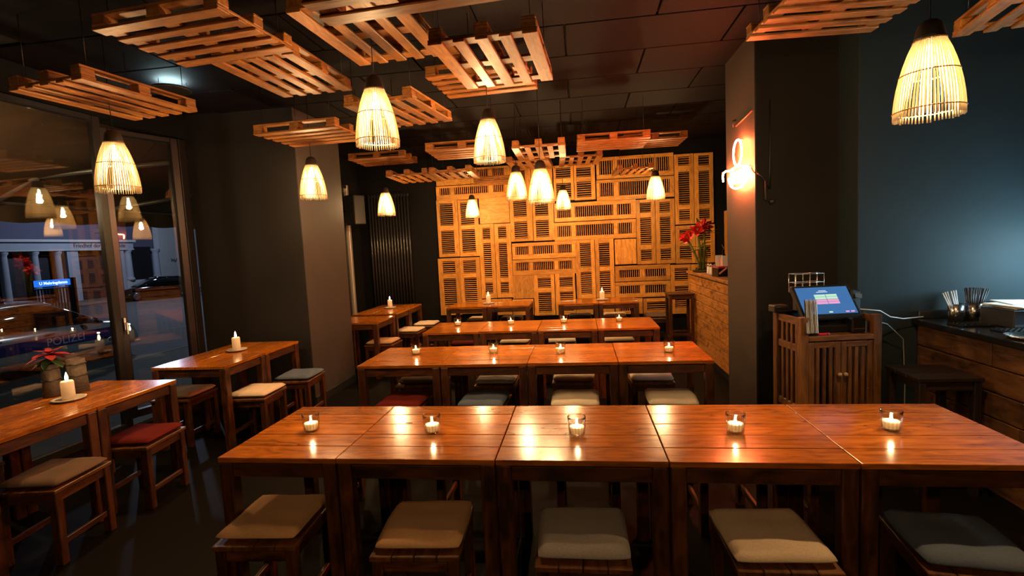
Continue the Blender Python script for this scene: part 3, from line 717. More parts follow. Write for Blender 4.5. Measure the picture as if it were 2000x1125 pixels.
def cushion_mesh(mat, seed):
    k = ('cush', mat.name, seed)
    if k in _cache: return _cache[k]
    rr = random.Random(seed); n = 14; v, f = [], []; W2, D2 = .182, .182
    ph = [rr.uniform(0, 6) for _ in range(6)]
    for side in (1, -1):
        for i in range(n+1):
            for j in range(n+1):
                a, b = 2*i/n-1, 2*j/n-1
                ex = max(abs(a), abs(b)); corner = (abs(a)*abs(b))**6
                x = a*W2*(1-.02*b*b+.012*math.sin(ph[0]+3*b))*(1-.03*corner); y = b*D2*(1-.02*a*a+.010*math.sin(ph[1]+3*a))*(1-.03*corner)
                hgt = .021*(max(0, 1-ex**6))**.5+.003
                z = .024+side*hgt
                if side > 0: z += .003*math.sin(ph[2]+5*a+2*b)*(1-ex**4)+.002*math.sin(ph[3]+7*b)*(1-ex**4)
                else: z = max(z, .0)
                v.append((x, y, max(0, z)))
    o2 = (n+1)**2
    for i in range(n):
        for j in range(n):
            p, q, r, s = i*(n+1)+j, (i+1)*(n+1)+j, (i+1)*(n+1)+j+1, i*(n+1)+j+1
            f.append((p, q, r, s)); f.append((o2+s, o2+r, o2+q, o2+p))
    ring = [i*(n+1) for i in range(n+1)]+[n*(n+1)+j for j in range(1, n+1)]+[i*(n+1)+n for i in range(n-1, -1, -1)]+[j for j in range(n-1, 0, -1)]
    for a in range(len(ring)):
        p, q = ring[a], ring[(a+1) % len(ring)]; f.append((q, p, o2+p, o2+q))
    me = mesh('cushion', v, f, mat, True)
    bm = bmesh.new(); bm.from_mesh(me); bmesh.ops.recalc_face_normals(bm, faces=bm.faces); bm.to_mesh(me); bm.free()
    _cache[k] = me; return me
CN = {'c_tan': 'tan', 'c_beige': 'beige', 'c_cream': 'cream', 'c_grey': 'grey', 'c_slate': 'slate blue', 'c_red': 'dark red', 'c_black': 'charcoal', 'c_brown': 'brown'}
STOOLS = [  # x, y (seat centre), rotation, cushion colour or None, where
 (-1.43, 2.06, 6, 'c_tan', 'under the first table of the nearest row'),
 (-.71, 2.03, 5, 'c_tan', 'under the second table of the nearest row'),
 (-.03, 2.00, 0, 'c_grey', 'under the third table of the nearest row'),
 (.71, 2.02, 1, 'c_beige', 'under the fourth table of the nearest row'),
 (1.38, 2.02, -8, 'c_slate', 'under the fifth table of the nearest row'),
 (-1.36, 2.92, 0, 'c_black', 'on the far side of the first table of the nearest row'),
 (-.70, 2.94, 0, 'c_brown', 'on the far side of the second table of the nearest row'),
 (.00, 2.93, 0, 'c_black', 'on the far side of the third table of the nearest row'),
 (.78, 2.95, 0, 'c_grey', 'on the far side of the fourth table of the nearest row'),
 (1.36, 2.96, 0, 'c_brown', 'on the far side of the fifth table of the nearest row'),
 (-1.44, 3.80, 0, 'c_red', 'before the first table of the second row'),
 (-.78, 3.82, -2, 'c_slate', 'before the second table of the second row'),
 (-.07, 3.82, 3, 'c_cream', 'before the third table of the second row'),
 (.65, 3.83, -1, 'c_cream', 'before the fourth table of the second row'),
 (-1.52, 4.50, 0, 'c_brown', 'behind the first table of the second row'),
 (-.78, 4.46, 0, 'c_grey', 'behind the second table of the second row'),
 (-.09, 4.52, 0, 'c_beige', 'behind the third table of the second row'),
 (.58, 4.50, 0, 'c_cream', 'behind the fourth table of the second row'),
 (-1.48, 6.22, 0, 'c_red', 'behind the first table of the third row'),
 (-.84, 6.26, 0, 'c_beige', 'behind the second table of the third row'),
 (-.26, 6.25, 0, 'c_cream', 'behind the third table of the third row'),
 (.44, 6.23, 0, 'c_beige', 'behind the fourth table of the third row'),
 (-1.72, 8.28, 0, 'c_beige', 'between the shutters and the first table before them'),
 (-1.16, 8.28, 0, 'c_black', 'between the shutters and the second table before them'),
 (-.02, 8.28, 0, 'c_black', 'between the shutters and the third table before them'),
 (.54, 8.28, 0, 'c_beige', 'between the shutters and the fourth table before them'),
 (1.18, 8.10, 0, 'c_brown', 'standing free at the right before the shutters'),
 (-2.95, 4.12, 6, 'c_beige', 'at the right of the nearer table before the wing wall'),
 (-2.86, 4.68, 4, 'c_slate', 'at the right of the farther table before the wing wall'),
 (-3.66, 4.11, 0, 'c_beige', 'at the window side of the tables before the wing wall'),
 (-3.10, 3.06, 8, 'c_red', 'at the farther table beside the poinsettia'),
 (-3.10, 2.46, 6, 'c_brown', 'at the nearer table beside the poinsettia'),
 (-3.88, 2.46, 0, 'c_cream', 'at the window side of the table beside the poinsettia'),
 (-2.60, 7.32, 90, 'c_beige', 'at the nearer table by the radiator'),
 (-2.52, 7.92, 90, 'c_beige', 'at the farther table by the radiator'),
 (-2.66, 6.42, 90, 'c_tan', 'right of the table half hidden by the wing wall'),
 (-2.74, 5.98+.42, 90, None, ''),
]
STOOLS = [s for s in STOOLS if s[3]]
sp = make_stool()
for i, (x, y, a, c, wh) in enumerate(STOOLS):
    o = sp if i == 0 else copy_tree(sp)
    o.location = (x, y, 0); o.rotation_euler = (0, 0, math.radians(a+RNG.uniform(-2, 2)))
    prop(o, 'wooden stool '+wh, 'stool', 'wooden stools')
    cu = obj('seat_cushion', cushion_mesh(M[c], i % 3), None, (x+RNG.uniform(-.008, .008), y+.006, SH), (0, 0, o.rotation_euler.z+math.radians(RNG.uniform(-3, 3))))
    prop(cu, CN[c]+' stool cushion '+wh, 'cushion', 'stool cushions')

# ================================================================== CANDLES
def make_votive():
    e = empty('candle_glass')
    seg = 20; v = []; f = []
    prof = [(.026, 0), (.031, .004), (.035, .05), (.037, .078), (.0345, .078), (.032, .05), (.028, .010), (0, .010)]
    me = lathem([(0, 0)]+prof, M['glass'], seg, True)
    obj('glass_cup', me, e)
    fl = []; fv = []
    for k in range(16):
        a = 2*PI*k/16; tube_geo([(.0305*math.cos(a), .0305*math.sin(a), .006), (.0345*math.cos(a), .0345*math.sin(a), .045)], .0022, 5, False, fv, fl)
    o = obj('glass_flutes', mesh('glass_flutes', fv, fl, M['glass'], True), e); o['kind'] = 'stuff'
    obj('tealight', lathem([(0, .0105), (.0265, .0105), (.0295, .036), (.027, .0375), (0, .035)], M['wax'], 20), e)
    obj('flame', lathem([(0, .036), (.0042, .039), (.0055, .044), (.0040, .051), (.0014, .057), (0, .059)], M['flame'], 10), e)
    return e
def make_pillar():
    e = empty('candle')
    obj('saucer', lathem([(0, 0), (.045, 0), (.062, .008), (.064, .011), (.058, .010), (.040, .005), (0, .005)], plain('saucer_glaze', (.55, .48, .40), .3), 28), e)
    obj('candle_body', lathem([(0, .0055), (.0245, .0055), (.025, .03), (.0245, .085), (.021, .090), (.012, .084), (0, .083)], M['wax'], 24), e)
    obj('flame', lathem([(0, .086), (.005, .092), (.007, .101), (.005, .114), (.0016, .126), (0, .130)], M['flame'], 10), e)
    return e
CR = [(-1.40, 2.36), (-.75, 2.34), (-.04, 2.31), (.68, 2.35), (1.35, 2.38), (-1.44, 4.17), (-.75, 4.15), (-.18, 4.10), (.68, 4.06), (-1.44, 5.71), (-.81, 5.70), (-.20, 5.71), (.42, 5.70)]
CL = ['votive candle in a ribbed glass on the %s table of the %s row' % (ORD[i], r) for r, n in (('nearest', 5), ('second', 4), ('third', 4)) for i in range(n)]
vp = make_votive()
for i, (x, y) in enumerate(CR):
    o = vp if i == 0 else copy_tree(vp)
    o.location = (x, y, .751); o.scale = (1.17,)*3; o.rotation_euler = (0, 0, i*.7); prop(o, CL[i], 'candle', 'votive candles in glasses')
    point('candle_light', (x, y, .751+.066*1.17), .8, (1, .62, .28), .006)
pp = make_pillar()
PC = [(-3.39, 4.50, 'white pillar candle on a saucer before the dark wing wall'), (-3.48, 2.92, 'white pillar candle on a saucer in front of the poinsettia'), (-3.04, 7.70, 'white pillar candle on the alcove table by the radiator'), (-1.46, 7.86, 'white pillar candle on the left table before the shutters'), (.33, 7.86, 'white pillar candle on the right table before the shutters')]
for i, (x, y, lab) in enumerate(PC):
    o = pp if i == 0 else copy_tree(pp)
    o.location = (x, y, .751); o.scale = (1.5,)*3; prop(o, lab, 'candle', 'pillar candles on saucers')
    point('candle_light', (x, y, .751+.139*1.5), .6, (1, .62, .28), .008)
# ================================================================== BAR (behind the pillar)
def plank_face(e, x, y0, y1, z0, z1, mat, hgt, th=.02, lmin=.35, lmax=.8):
    """courses of boards on a face looking towards -x; local coordinates of e (unrotated)"""
    n = max(1, round((z1-z0)/hgt)); h = (z1-z0)/n
    for k in range(n):
        y = y0+(-RNG.uniform(0, .3))
        while y < y1:
            L = RNG.uniform(lmin, lmax); a, b = max(y, y0), min(y+L, y1)
            if b-a > .06:
                L2 = round(b-a, 2)
                o = pbox('plank', x-th+RNG.uniform(-.003, .003), x, a+.0015, a+L2-.0015, z0+k*h+.004, z0+(k+1)*h-.003, mat, e, .004, 'y')
            y += L
bar = empty('bar_counter', (1.9, 6.45, 0), 0, 'bar clad with rough horizontal wood planks behind the neon pillar', 'bar')
pbox('carcass', 1.64, 2.3, 5.05, 7.78, 0, 1.12, M['black'], bar, 0, 'y')
plank_face(bar, 1.64, 5.05, 7.78, .08, 1.10, M['bar'], .113, lmin=.5, lmax=1.1)
pbox('worktop', 1.585, 2.34, 5.05, 7.82, 1.12, 1.16, M['bar'], bar, .004, 'y')
pbox('end_board', 1.62, 2.3, 7.78, 7.80, 0, 1.12, M['bar'], bar, .003, 'z')
BT = 1.16
tray = prop(obj('serving_tray', lathem([(0, 0), (.19, 0), (.205, .018), (.20, .018), (.185, .006), (0, .006)], M['blackgloss'], 36), None, (1.79, 7.42, BT)), 'round black tray under the flower vase on the bar', 'tray')
# vase and amaryllis
vase = empty('glass_vase', (1.73, 7.42, BT+.007), 0, 'tall clear glass vase on the bar', 'vase')
obj('glass', lathem([(0, 0), (.055, 0), (.06, .01), (.066, .30), (.063, .30), (.056, .014), (0, .014)], M['glass'], 28), vase)
obj('water', lathem([(0, .015), (.054, .015), (.058, .14), (0, .14)], thin_glass('water', (.80, .86, .62), ior=1.33), 24), vase)
M['petal'] = plain('red_petal', (.55, .022, .012), .55); M['stem'] = plain('green_stem', (.16, .24, .04), .5); M['leaf'] = plain('dark_leaf', (.02, .06, .015), .5)
M['stamen'] = plain('stamen', (.75, .6, .3), .6)
def petal_mesh(L, Wd, mat, curl=.5):
    v, f = [], []; n, m = 6, 4
    for i in range(n+1):
        t = i/n; w = Wd*math.sin(PI*min(1, .12+.88*t))**.7*(1 if t < .98 else .4)
        for j in range(m+1):
            s = 2*j/m-1; v.append((L*t*(1-.15*curl*t), s*w/2, L*curl*t*t*.5+.10*w*(s*s)))
    for i in range(n):
        for j in range(m): f.append((i*(m+1)+j, (i+1)*(m+1)+j, (i+1)*(m+1)+j+1, i*(m+1)+j+1))
    return mesh('petal', v, f, mat, True)
PET = petal_mesh(.13, .075, M['petal'], -.35)
def amaryllis(base, top, heads, label):
    e = empty('amaryllis', base, 0, label, 'flower', 'red flowers in the bar vase')
    b, t = Vector(base), Vector(top)
    obj('stem', tubem([(0, 0, 0), (t-b)*.5+Vector((.01, 0, 0)), t-b], .015, M['stem'], 8), e)
    for yaw, pit in heads:
        h = empty('bloom', t-b, parent=e); h.rotation_euler = (0, pit, yaw)
        for k in range(6):
            r = Matrix.Rotation(k*PI/3, 4, 'Z') @ Matrix.Rotation(-math.radians(48 if k % 2 else 36), 4, 'Y')
            o = obj('petal', PET, h); o.matrix_local = r
        for k in range(3): obj('stamen', tubem([(0, 0, 0), (.012*math.cos(k*2.1), .012*math.sin(k*2.1), .085)], .0022, M['stamen'], 5), h)
amaryllis((1.71, 7.42, BT+.025), (1.66, 7.36, BT+.56), [(2.6, .9), (.3, .8), (4.4, .9), (1.2, .2)], 'tallest red amaryllis stem in the bar vase')
amaryllis((1.74, 7.40, BT+.025), (1.75, 7.38, BT+.62), [(3.4, .9), (5.6, 1.0), (1.5, .8)], 'red amaryllis leaning right in the bar vase')
amaryllis((1.72, 7.44, BT+.025), (1.52, 7.36, BT+.46), [(2.9, 1.0), (4.2, .9), (1.6, .7)], 'red amaryllis drooping to the left in the bar vase')
LEAF = petal_mesh(.24, .06, M['leaf'], -.3)
gr = empty('leaf_sprig', (1.74, 7.43, BT+.03), 0, 'dark green leaves among the amaryllis', 'foliage')
obj('stem', tubem([(0, 0, 0), (-.01, 0, .34)], .006, M['leaf'], 6), gr)
for k, (a, p, z) in enumerate(((.2, -.5, .52), (2.9, -.2, .36), (3.6, .1, .34), (.9, .2, .38), (5.2, -.3, .40), (1.8, -1.0, .60), (0.1, -.1, .56))):
    obj('leaf', LEAF, gr, (-.01, 0, z-.05), (0, p, a))
obj('stem', tubem([(-.01, 0, .3), (-.01, 0, .56)], .004, M['leaf'], 6), gr)
# things on the bar top
def shaker(x, y, label):
    e = empty('sugar_shaker', (x, y, BT), 0, label, 'shaker', 'glass shakers on the bar')
    obj('jar', lathem([(0, 0), (.034, 0), (.036, .01), (.033, .10), (.03, .10), (0, .10)], plain('sugar_filled_glass', (.6, .58, .55), .2), 16), e)
    obj('lid', lathem([(.034, .10), (.034, .125), (.02, .14), (0, .142)], M['steel'], 16), e)
shaker(1.70, 6.92, 'left glass shaker with steel lid on the bar'); shaker(1.70, 6.78, 'right glass shaker with steel lid on the bar')
mh = empty('menu_holder', (1.83, 6.80, BT), .1, 'white wire menu holder with pink cards on the bar', 'menu holder')
obj('back_plate', boxm(.01, .22, .20, M['white'], .002), mh, (.04, 0, .10)); obj('side_plate', boxm(.09, .012, .24, M['white'], .002), mh, (0, -.11, .12)); obj('side_plate', boxm(.09, .012, .24, M['white'], .002), mh, (0, .11, .12))
obj('card', boxm(.004, .18, .19, plain('pink_card', (.62, .22, .20), .7), .001), mh, (.0, 0, .10))
bx_ = empty('napkin_box', (1.71, 6.42, BT), .3, 'dark box with red trim beside the menu holder', 'box')
obj('case', boxm(.16, .14, .10, M['blackgloss'], .006), bx_, (0, 0, .05)); obj('trim', boxm(.165, .145, .02, plain('red_trim', (.35, .03, .03), .4), .004), bx_, (0, 0, .11))
obj('clip', boxm(.12, .02, .02, plain('pink_clip', (.7, .3, .28), .4), .005), bx_, (-.02, -.08, .07), (0, -.6, 0))
bo = empty('spirit_bottle', (1.97, 7.25, BT), 0, 'dark bottle with a pouring spout on the bar', 'bottle')
obj('glass', lathem([(0, 0), (.038, 0), (.04, .01), (.04, .19), (.015, .25), (.014, .30), (0, .30)], plain('dark_bottle', (.01, .012, .01), .08), 20), bo); obj('spout', tubem([(0, 0, .30), (0, 0, .33), (-.02, 0, .37)], .005, M['steel'], 6), bo)
sh_ = empty('bar_shelf', (2.84, 8.43, 0), 0, 'narrow light wooden shelf upright behind the bar', 'shelf')
pbox('upright', 2.34, 2.38, 8.30, 8.56, 0, 2.05, M['shutter'], sh_, .003, 'z'); pbox('upright', 3.3, 3.34, 8.30, 8.56, 0, 2.05, M['cabinet'], sh_, .003, 'z')
for z in (.5, 1.35, 1.9): pbox('shelf_board', 2.38, 3.3, 8.30, 8.56, z, z+.03, M['cabinet'], sh_, .003, 'x')
# bar stool at the far end of the bar
def bar_stool(x, y, label, h=.78, wm=None, rz=0):
    e = empty('bar_stool', (x, y, 0), rz, label, 'bar stool'); wm = wm or M['frame']
    for k in range(3): obj('seat_plank', boxm(.36, .112, .024, wm, .003), e, (0, -.115+.115*k, h-.012))
    for sx in (-1, 1):
        for sy in (-1, 1): obj('leg', boxm(h-.024, .042, .042, wm, .004), e, (sx*.15, sy*.145, (h-.024)/2), (0, -PI/2, 0))
    for s in (-1, 1):
        obj('rail', boxm(.26, .02, .05, wm, .003), e, (0, s*.145, h-.055)); obj('rail', boxm(.25, .02, .05, wm, .003), e, (s*.15, 0, h-.055), (0, 0, PI/2))
        obj('foot_rail', boxm(.26, .02, .035, wm, .003), e, (0, s*.145, .27)); obj('foot_rail', boxm(.25, .02, .035, wm, .003), e, (s*.15, 0, .2), (0, 0, PI/2))
bar_stool(1.42, 7.52, 'tall wooden stool at the far end of the bar', .86)
bar_stool(2.17, 3.42, 'dark tall stool in the shadow before the serving counter', .74, M['ebony'])

# ================================================================== NEON SIGN on the pillar's side
ns = empty('neon_sign', (1.40, 4.50, 2.15), 0, 'glowing red neon sign with an oval loop on the pillar', 'sign')
def nz(pts): return [(-.05, y, z) for y, z in pts]
nr = .0075
obj('neon_loop', tubem([(-.05, .02+.11*math.sin(2*PI*k/28), .19+.105*math.cos(2*PI*k/28)) for k in range(28)], nr, M['neon'], 8, True), ns)
obj('neon_tube', tubem(nz([(.45, .075), (.46, .04), (.45, .0)]), nr, M['neon'], 8), ns)
obj('neon_tube', tubem(nz([(.45, .075), (.36, .085), (.25, .07), (.05, .08), (-.12, .06), (-.24, .03)]), nr, M['neon'], 8), ns)
obj('neon_tube', tubem(nz([(.27*math.cos(PI+PI*k/14)+.01, .01-.115*math.sin(PI*k/14)) for k in range(15)]), nr, M['neon'], 8), ns)
obj('neon_tube', tubem(nz([(.24-.04*k, -.0+(.04 if k % 2 else -.03)) for k in range(12)]), nr, M['neon'], 8), ns)
obj('neon_tube', tubem(nz([(.20-.04*k, -.03+(-.03 if k % 2 else .035)) for k in range(10)]), nr, M['neon'], 8), ns)
for y, z in ((.02, .295), (.25, .07), (-.2, .04), (0, -.10)): obj('standoff', tubem([(0, y, z), (-.05, y, z)], .006, M['white'], 6), ns)
obj('top_rod', tubem([(-.012, .18, .44), (-.012, -.23, .47)], .006, plain('rod', (.30, .08, .06), .4), 6), ns)
obj('hook', tubem([(0, .20, .50), (-.03, .20, .49), (-.03, .20, .44)], .008, M['black'], 6), ns)
obj('cable', tubem([(-.01, -.15, .06), (-.012, -.23, .0), (-.005, -.265, -.02)], .005, M['black'], 6), ns)
cb = prop(obj('wall_cable', tubem([(1.405, 4.222, 2.13), (1.44, 4.215, 2.10), (1.47, 4.22, 2.05), (1.50, 4.222, 2.00), (1.505, 4.222, 2.68)], .006, M['black'], 6)), 'black cable hanging down the dark front of the pillar', 'cable')
cj = empty('cable_conduit', (1.475, 4.23, 1.95), 0, 'small angled black conduit below the cable on the pillar', 'conduit')
obj('pipe', tubem([(-.005, -.012, .12), (-.01, -.012, -.03), (.03, -.012, -.045)], .011, M['black'], 8), cj); obj('socket', lathem([(0, 0), (.02, 0), (.02, .03), (0, .03)], M['black'], 12), cj, (.04, 0, -.05), (PI/2, 0, 0))

# ================================================================== SERVICE CABINET with the cash register
CA = math.radians(7); CO = Vector((1.40, 3.42, 0))
def cw(x, y, z): return CO+Matrix.Rotation(CA, 3, 'Z') @ Vector((x, y, z))
cab = empty('service_cabinet', CO, CA, 'dark slatted wooden cabinet carrying the cash register', 'cabinet')
cm = M['cabinet']; CWd, CD, CH, CS = .52, .36, 1.10, .975
def cbx(name, x0, x1, y0, y1, z0, z1, axis='x', par=cab, mat=cm): 
    o = box(name, x0, x1, y0, y1, z0, z1, mat, None, .004, axis); o.parent = par; return o
for x in (0, CWd-.05):
    for y in (0, CD-.05): cbx('post', x, x+.05, y, y+.05, 0, CH, 'z')
cbx('shelf_top', .05, CWd-.05, .0, CD, CS-.035, CS); cbx('bottom_board', .05, CWd-.05, 0, CD, .1, .13); cbx('back_panel', .05, CWd-.05, CD-.02, CD-.005, .13, CH, 'z', mat=M['black'])
for x in (.012, CWd-.032):
    for z in (.12, .45, .86, CH-.06): cbx('side_rail', x, x+.02, .05, CD-.05, z, z+.05, 'y')
    for k in range(4): cbx('side_slat', x, x+.018, .068+k*.058, .096+k*.058, .12, CH-.05, 'z')
for d in range(2):
    x0 = .053+d*.208; x1 = x0+.206
    de = empty('door', (x0, 0, 0), parent=cab)
    def db(name, a0, a1, z0, z1, axis): o = box(name, a0, a1, .004, .024, z0, z1, cm, None, .003, axis); o.parent = de
    db('door_stile', 0, .036, .135, CS-.042, 'z'); db('door_stile', .17, .206, .135, CS-.042, 'z')
    db('door_rail', .036, .17, CS-.08, CS-.042, 'x'); db('door_rail', .036, .17, .135, .175, 'x')
    for k in range(3): db('door_slat', .048+k*.042, .070+k*.042, .175, CS-.08, 'z')
    obj('knob', lathem([(0, .0), (.006, .0), (.007, .010), (.013, .014), (.014, .022), (.009, .028), (0, .029)], plain('knob_wood', (.35, .19, .09), .4), 14), de, (.188 if d == 0 else .018, .004, .72), (PI/2, 0, 0))
# cash register
reg = empty('cash_register', cw(.27, .20, CS), CA, 'black touch screen cash register on the slatted cabinet', 'cash register')
obj('base', boxm(.34, .24, .05, M['blackplastic'], .008), reg, (.01, .01, .025)); obj('stand', boxm(.10, .06, .14, M['blackplastic'], .008), reg, (0, .05, .12))
scr = empty('screen_unit', (0, -.02, .20), parent=reg); scr.rotation_euler = (math.radians(52), 0, 0)
obj('housing', boxm(.40, .27, .03, M['blackplastic'], .008), scr, (0, 0, -.016))
obj('display', boxm(.35, .21, .003, emis('screen_blue', (.055, .17, .40), 1.0), 0), scr, (0, .008, .001))
tg, tp = emis('tile_green', (.55, .85, .62), 1.0), emis('tile_pink', (.85, .38, .62), 1.0)
for r in range(4):
    for c_ in range(2): obj('screen_tile', boxm(.074, .017, .001, tg if r < 2 else tp, 0), scr, (-.03+c_*.078, .045-r*.0195, .0032))
sw_ = emis('screen_white', (.8, .9, 1), 1.0)
for x_, y_, l_ in ((0, .083, .05), (-.005, .073, .075)): obj('screen_line', boxm(l_, .004, .001, sw_, 0), scr, (x_, y_, .0032))
for k, m_ in ((-.12, 'w'), (.0, 'g'), (.11, 'p'), (.145, 'p')): obj('screen_button', boxm(.024, .010, .001, {'w': tg, 'g': tg, 'p': tp}[m_], 0), scr, (k, -.085, .0032))
cr_ = empty('card_reader', cw(.475, .20, CH-.02), CA, 'black card reader standing right of the touch screen', 'card reader')
obj('body', boxm(.07, .035, .15, M['blackplastic'], .012), cr_, (0, 0, .09), (-.35, .25, 0)); obj('display', boxm(.045, .002, .03, plain('grey_lcd', (.10, .11, .11), .3), 0), cr_, (.012, -.021, .125), (-.35, .25, 0)); obj('foot', boxm(.06, .10, .02, M['blackplastic'], .004), cr_, (0, 0, .012))
# receipt printer at right of the shelf
rp_ = empty('receipt_printer', cw(.40, .10, CS), CA, 'small black receipt printer in the right corner of the cabinet shelf', 'printer')
obj('case', boxm(.09, .12, .10, M['blackgloss'], .008), rp_, (0, 0, .05)); obj('slot', boxm(.07, .004, .006, M['steel'], .001), rp_, (0, -.061, .03))
mn_col = [M['paper'], plain('dark_card', (.05, .045, .04), .7), plain('grey_card', (.32, .30, .28), .7)]
for k in range(9):
    o = obj('menu_card', boxm(.16, .004, .22, mn_col[(1, 0, 0, 2, 0, 0, 2, 0, 0)[k]], .0008), None, cw(.072+k*.0095, .075, CS+.113), (math.radians(-3), math.radians(13), CA+math.radians(58)))
    prop(o, 'folded menu card standing at the left of the cash register', 'menu', 'menu cards beside the cash register')
pen = empty('red_pen', cw(.155, .022, CS), CA, 'short red pen lying before the menu cards', 'pen')
obj('barrel', lathem([(0, 0), (.007, 0), (.008, .01), (.008, .05), (.005, .062), (0, .064)], plain('red_plastic', (.6, .02, .03), .3), 12), pen, (-.03, 0, .008), (0, PI/2, 0)); obj('cap', lathem([(0, 0), (.0085, 0), (.0085, .018), (0, .02)], plain('dark_red_plastic', (.35, .01, .02), .3), 12), pen, (.02, 0, .0085), (0, PI/2, 0))
wbk = empty('wire_basket', cw(.21, .31, CH), CA, 'wire letter basket holding paper behind the screen', 'basket')
vv, ff = [], []
for z in (.0, .07, .13):
    tube_geo([(-.10, -.04, z), (.10, -.04, z), (.10, .04, z), (-.10, .04, z)], .0026, 5, True, vv, ff)
for x in (-.10, -.05, 0, .05, .10):
    tube_geo([(x, -.04, .13 if x in (-.10, .10) else .07), (x, -.04, 0), (x, .04, 0), (x, .04, .13)], .0024, 5, False, vv, ff)
obj('wire_frame', mesh('wire_frame', vv, ff, plain('chrome_wire', (.7, .7, .7), .25, .9), True), wbk, (0, 0, .13)); obj('support', boxm(.16, .06, .13, M['black'], .004), wbk, (0, 0, .065))
obj('paper_sheet', boxm(.17, .06, .02, M['paper'], .002), wbk, (0, 0, .145), (.1, 0, 0))
ptr = empty('black_box', cw(.01, .30, CH), CA, 'small black box on the rear left corner of the cabinet', 'box')
obj('case', boxm(.10, .09, .05, M['blackplastic'], .006), ptr, (0, 0, .025)); obj('strip', boxm(.08, .003, .006, M['steel'], .001), ptr, (0, -.046, .04))
prop(obj('power_cable', tubem([cw(.50, .2, CH+.01), (2.02, 3.70, 1.09), (2.14, 3.80, 1.03), (2.26, 3.86, 1.005), (2.40, 3.88, 1.012)], .004, M['white'], 6)), 'white cable running from the cabinet to the serving counter', 'cable')
prop(obj('power_cable', tubem([cw(.53, .25, 1.02), (2.02, 3.74, 1.01), (2.12, 3.80, .98), (2.26, 3.86, .86), (2.30, 3.9, .5), (2.31, 3.92, .02)], .0035, plain('grey_cable', (.3, .3, .3), .5), 6)), 'thin grey cable drooping to the floor right of the cabinet', 'cable')

# ================================================================== SERVING COUNTER on the right
KX = 2.42
ctr = empty('serving_counter', (3.0, 2.5, 0), 0, 'serving counter with dark slab top and plank front on the right', 'counter')
pbox('carcass', KX, 3.2, .6, 3.94, 0, .95, M['black'], ctr, 0, 'y')
plank_face(ctr, KX, .6, 3.94, .04, .95, M['counter'], .15, lmin=.9, lmax=1.9)
pbox('slab', KX-.06, 3.25, .6, 3.945, .955, .99, M['blackgloss'], ctr, .004, 'y')
pbox('backsplash', KX-.02, 3.2, 3.925, 3.945, .992, 1.05, M['steel'], ctr, .003, 'x')
def cup(x, y, r, h, label, lift=.99):
    e = empty('steel_cup', (x, y, lift), 0, label, 'cup', 'steel cups on the counter')
    obj('wall', lathem([(0, 0), (r, 0), (r, h), (r-.003, h), (r-.003, .004), (0, .004)], M['steel'], 28), e); return e
cup(2.555, 3.80, .045, .12, 'steel cup holding white straws'); cup(2.66, 3.80, .05, .12, 'steel cup packed with dark straws'); cup(2.78, 3.82, .055, .12, 'empty steel cup right of the dark straws')
ws = lathem([(.0035, 0), (.0035, .21)], M['white'], 7); bs = lathem([(.0035, 0), (.0035, .22)], plain('dark_straw', (.018, .010, .008), .4), 7)
for k in range(6):
    o = obj('straw', ws, None, (2.545+.006*k, 3.785+.004*(k % 3), .995), (.0, math.radians(-24+3.2*k), 0)); prop(o, 'white drinking straw leaning left in the steel cup', 'straw', 'white straws')
for k in range(22):
    a = k*2.4; r = .006*math.sqrt(k)
    o = obj('straw', bs, None, (2.66+r*math.cos(a)*.9, 3.80+r*math.sin(a)*.9, .995), (math.radians(-r*math.sin(a)*330), math.radians(r*math.cos(a)*500+4), 0)); prop(o, 'dark drinking straw in the packed steel cup', 'straw', 'dark straws')
for k, (x, y, z, a) in enumerate(((2.80, 3.60, 1.112, .2), (2.82, 3.57, 1.118, .1), (2.78, 3.58, 1.124, .35), (2.86, 3.61, 1.130, -.1))):
    o = obj('paper_bag', boxm(.32, .22, .006, M['paper'], .002), None, (x, y, z), (.03, .02, a)); prop(o, ('lowest', 'second', 'third', 'topmost')[k]+' flat white paper bag stacked on the counter box', 'paper bag', 'paper bags')
bxs = empty('counter_box', (2.82, 3.60, .99), .1, 'dark steel box under the white paper bags', 'box')
obj('case', boxm(.36, .24, .112, plain('dark_steel', (.10, .10, .11), .3, .8), .006), bxs, (0, 0, .056)); obj('lid', boxm(.37, .25, .008, M['steel'], .002), bxs, (0, 0, .1125))
def drip_tray(x, y, sx, sy, label):
    e = empty('bar_mat', (x, y, .99), 0, label, 'bar mat', 'black rubber bar mats')
    obj('mat', boxm(sx, sy, .010, M['blackplastic'], .003), e, (0, 0, .005))
    vv, ff = [], []
    n1, n2 = int(sx/.016), int(sy/.016)
    for i in range(n1):
        for j in range(n2):
            if i in (0, n1-1) or j in (0, n2-1) or (i+j) % 2 == 0:
                x_, y_ = -sx/2+(i+.5)*sx/n1, -sy/2+(j+.5)*sy/n2; b = len(vv)
                vv += [(x_-.004, y_-.004, .010), (x_+.004, y_-.004, .010), (x_+.004, y_+.004, .010), (x_-.004, y_+.004, .010), (x_, y_, .018)]
                ff += [(b, b+1, b+4), (b+1, b+2, b+4), (b+2, b+3, b+4), (b+3, b, b+4)]
    obj('rubber_nubs', mesh('rubber_nubs', vv, ff, M['blackgloss']), e)['kind'] = 'stuff'
drip_tray(2.52, 3.62, .20, .13, 'smaller black rubber bar mat before the steel cups'); drip_tray(2.66, 3.36, .32, .16, 'larger black rubber bar mat at the right edge')
pl_ = prop(obj('steel_dish', lathem([(0, 0), (.08, 0), (.10, .02), (.097, .02), (.078, .004), (0, .004)], M['steel'], 28), None, (2.49, 3.16, .99)), 'shallow steel dish at the right edge of the counter', 'dish')
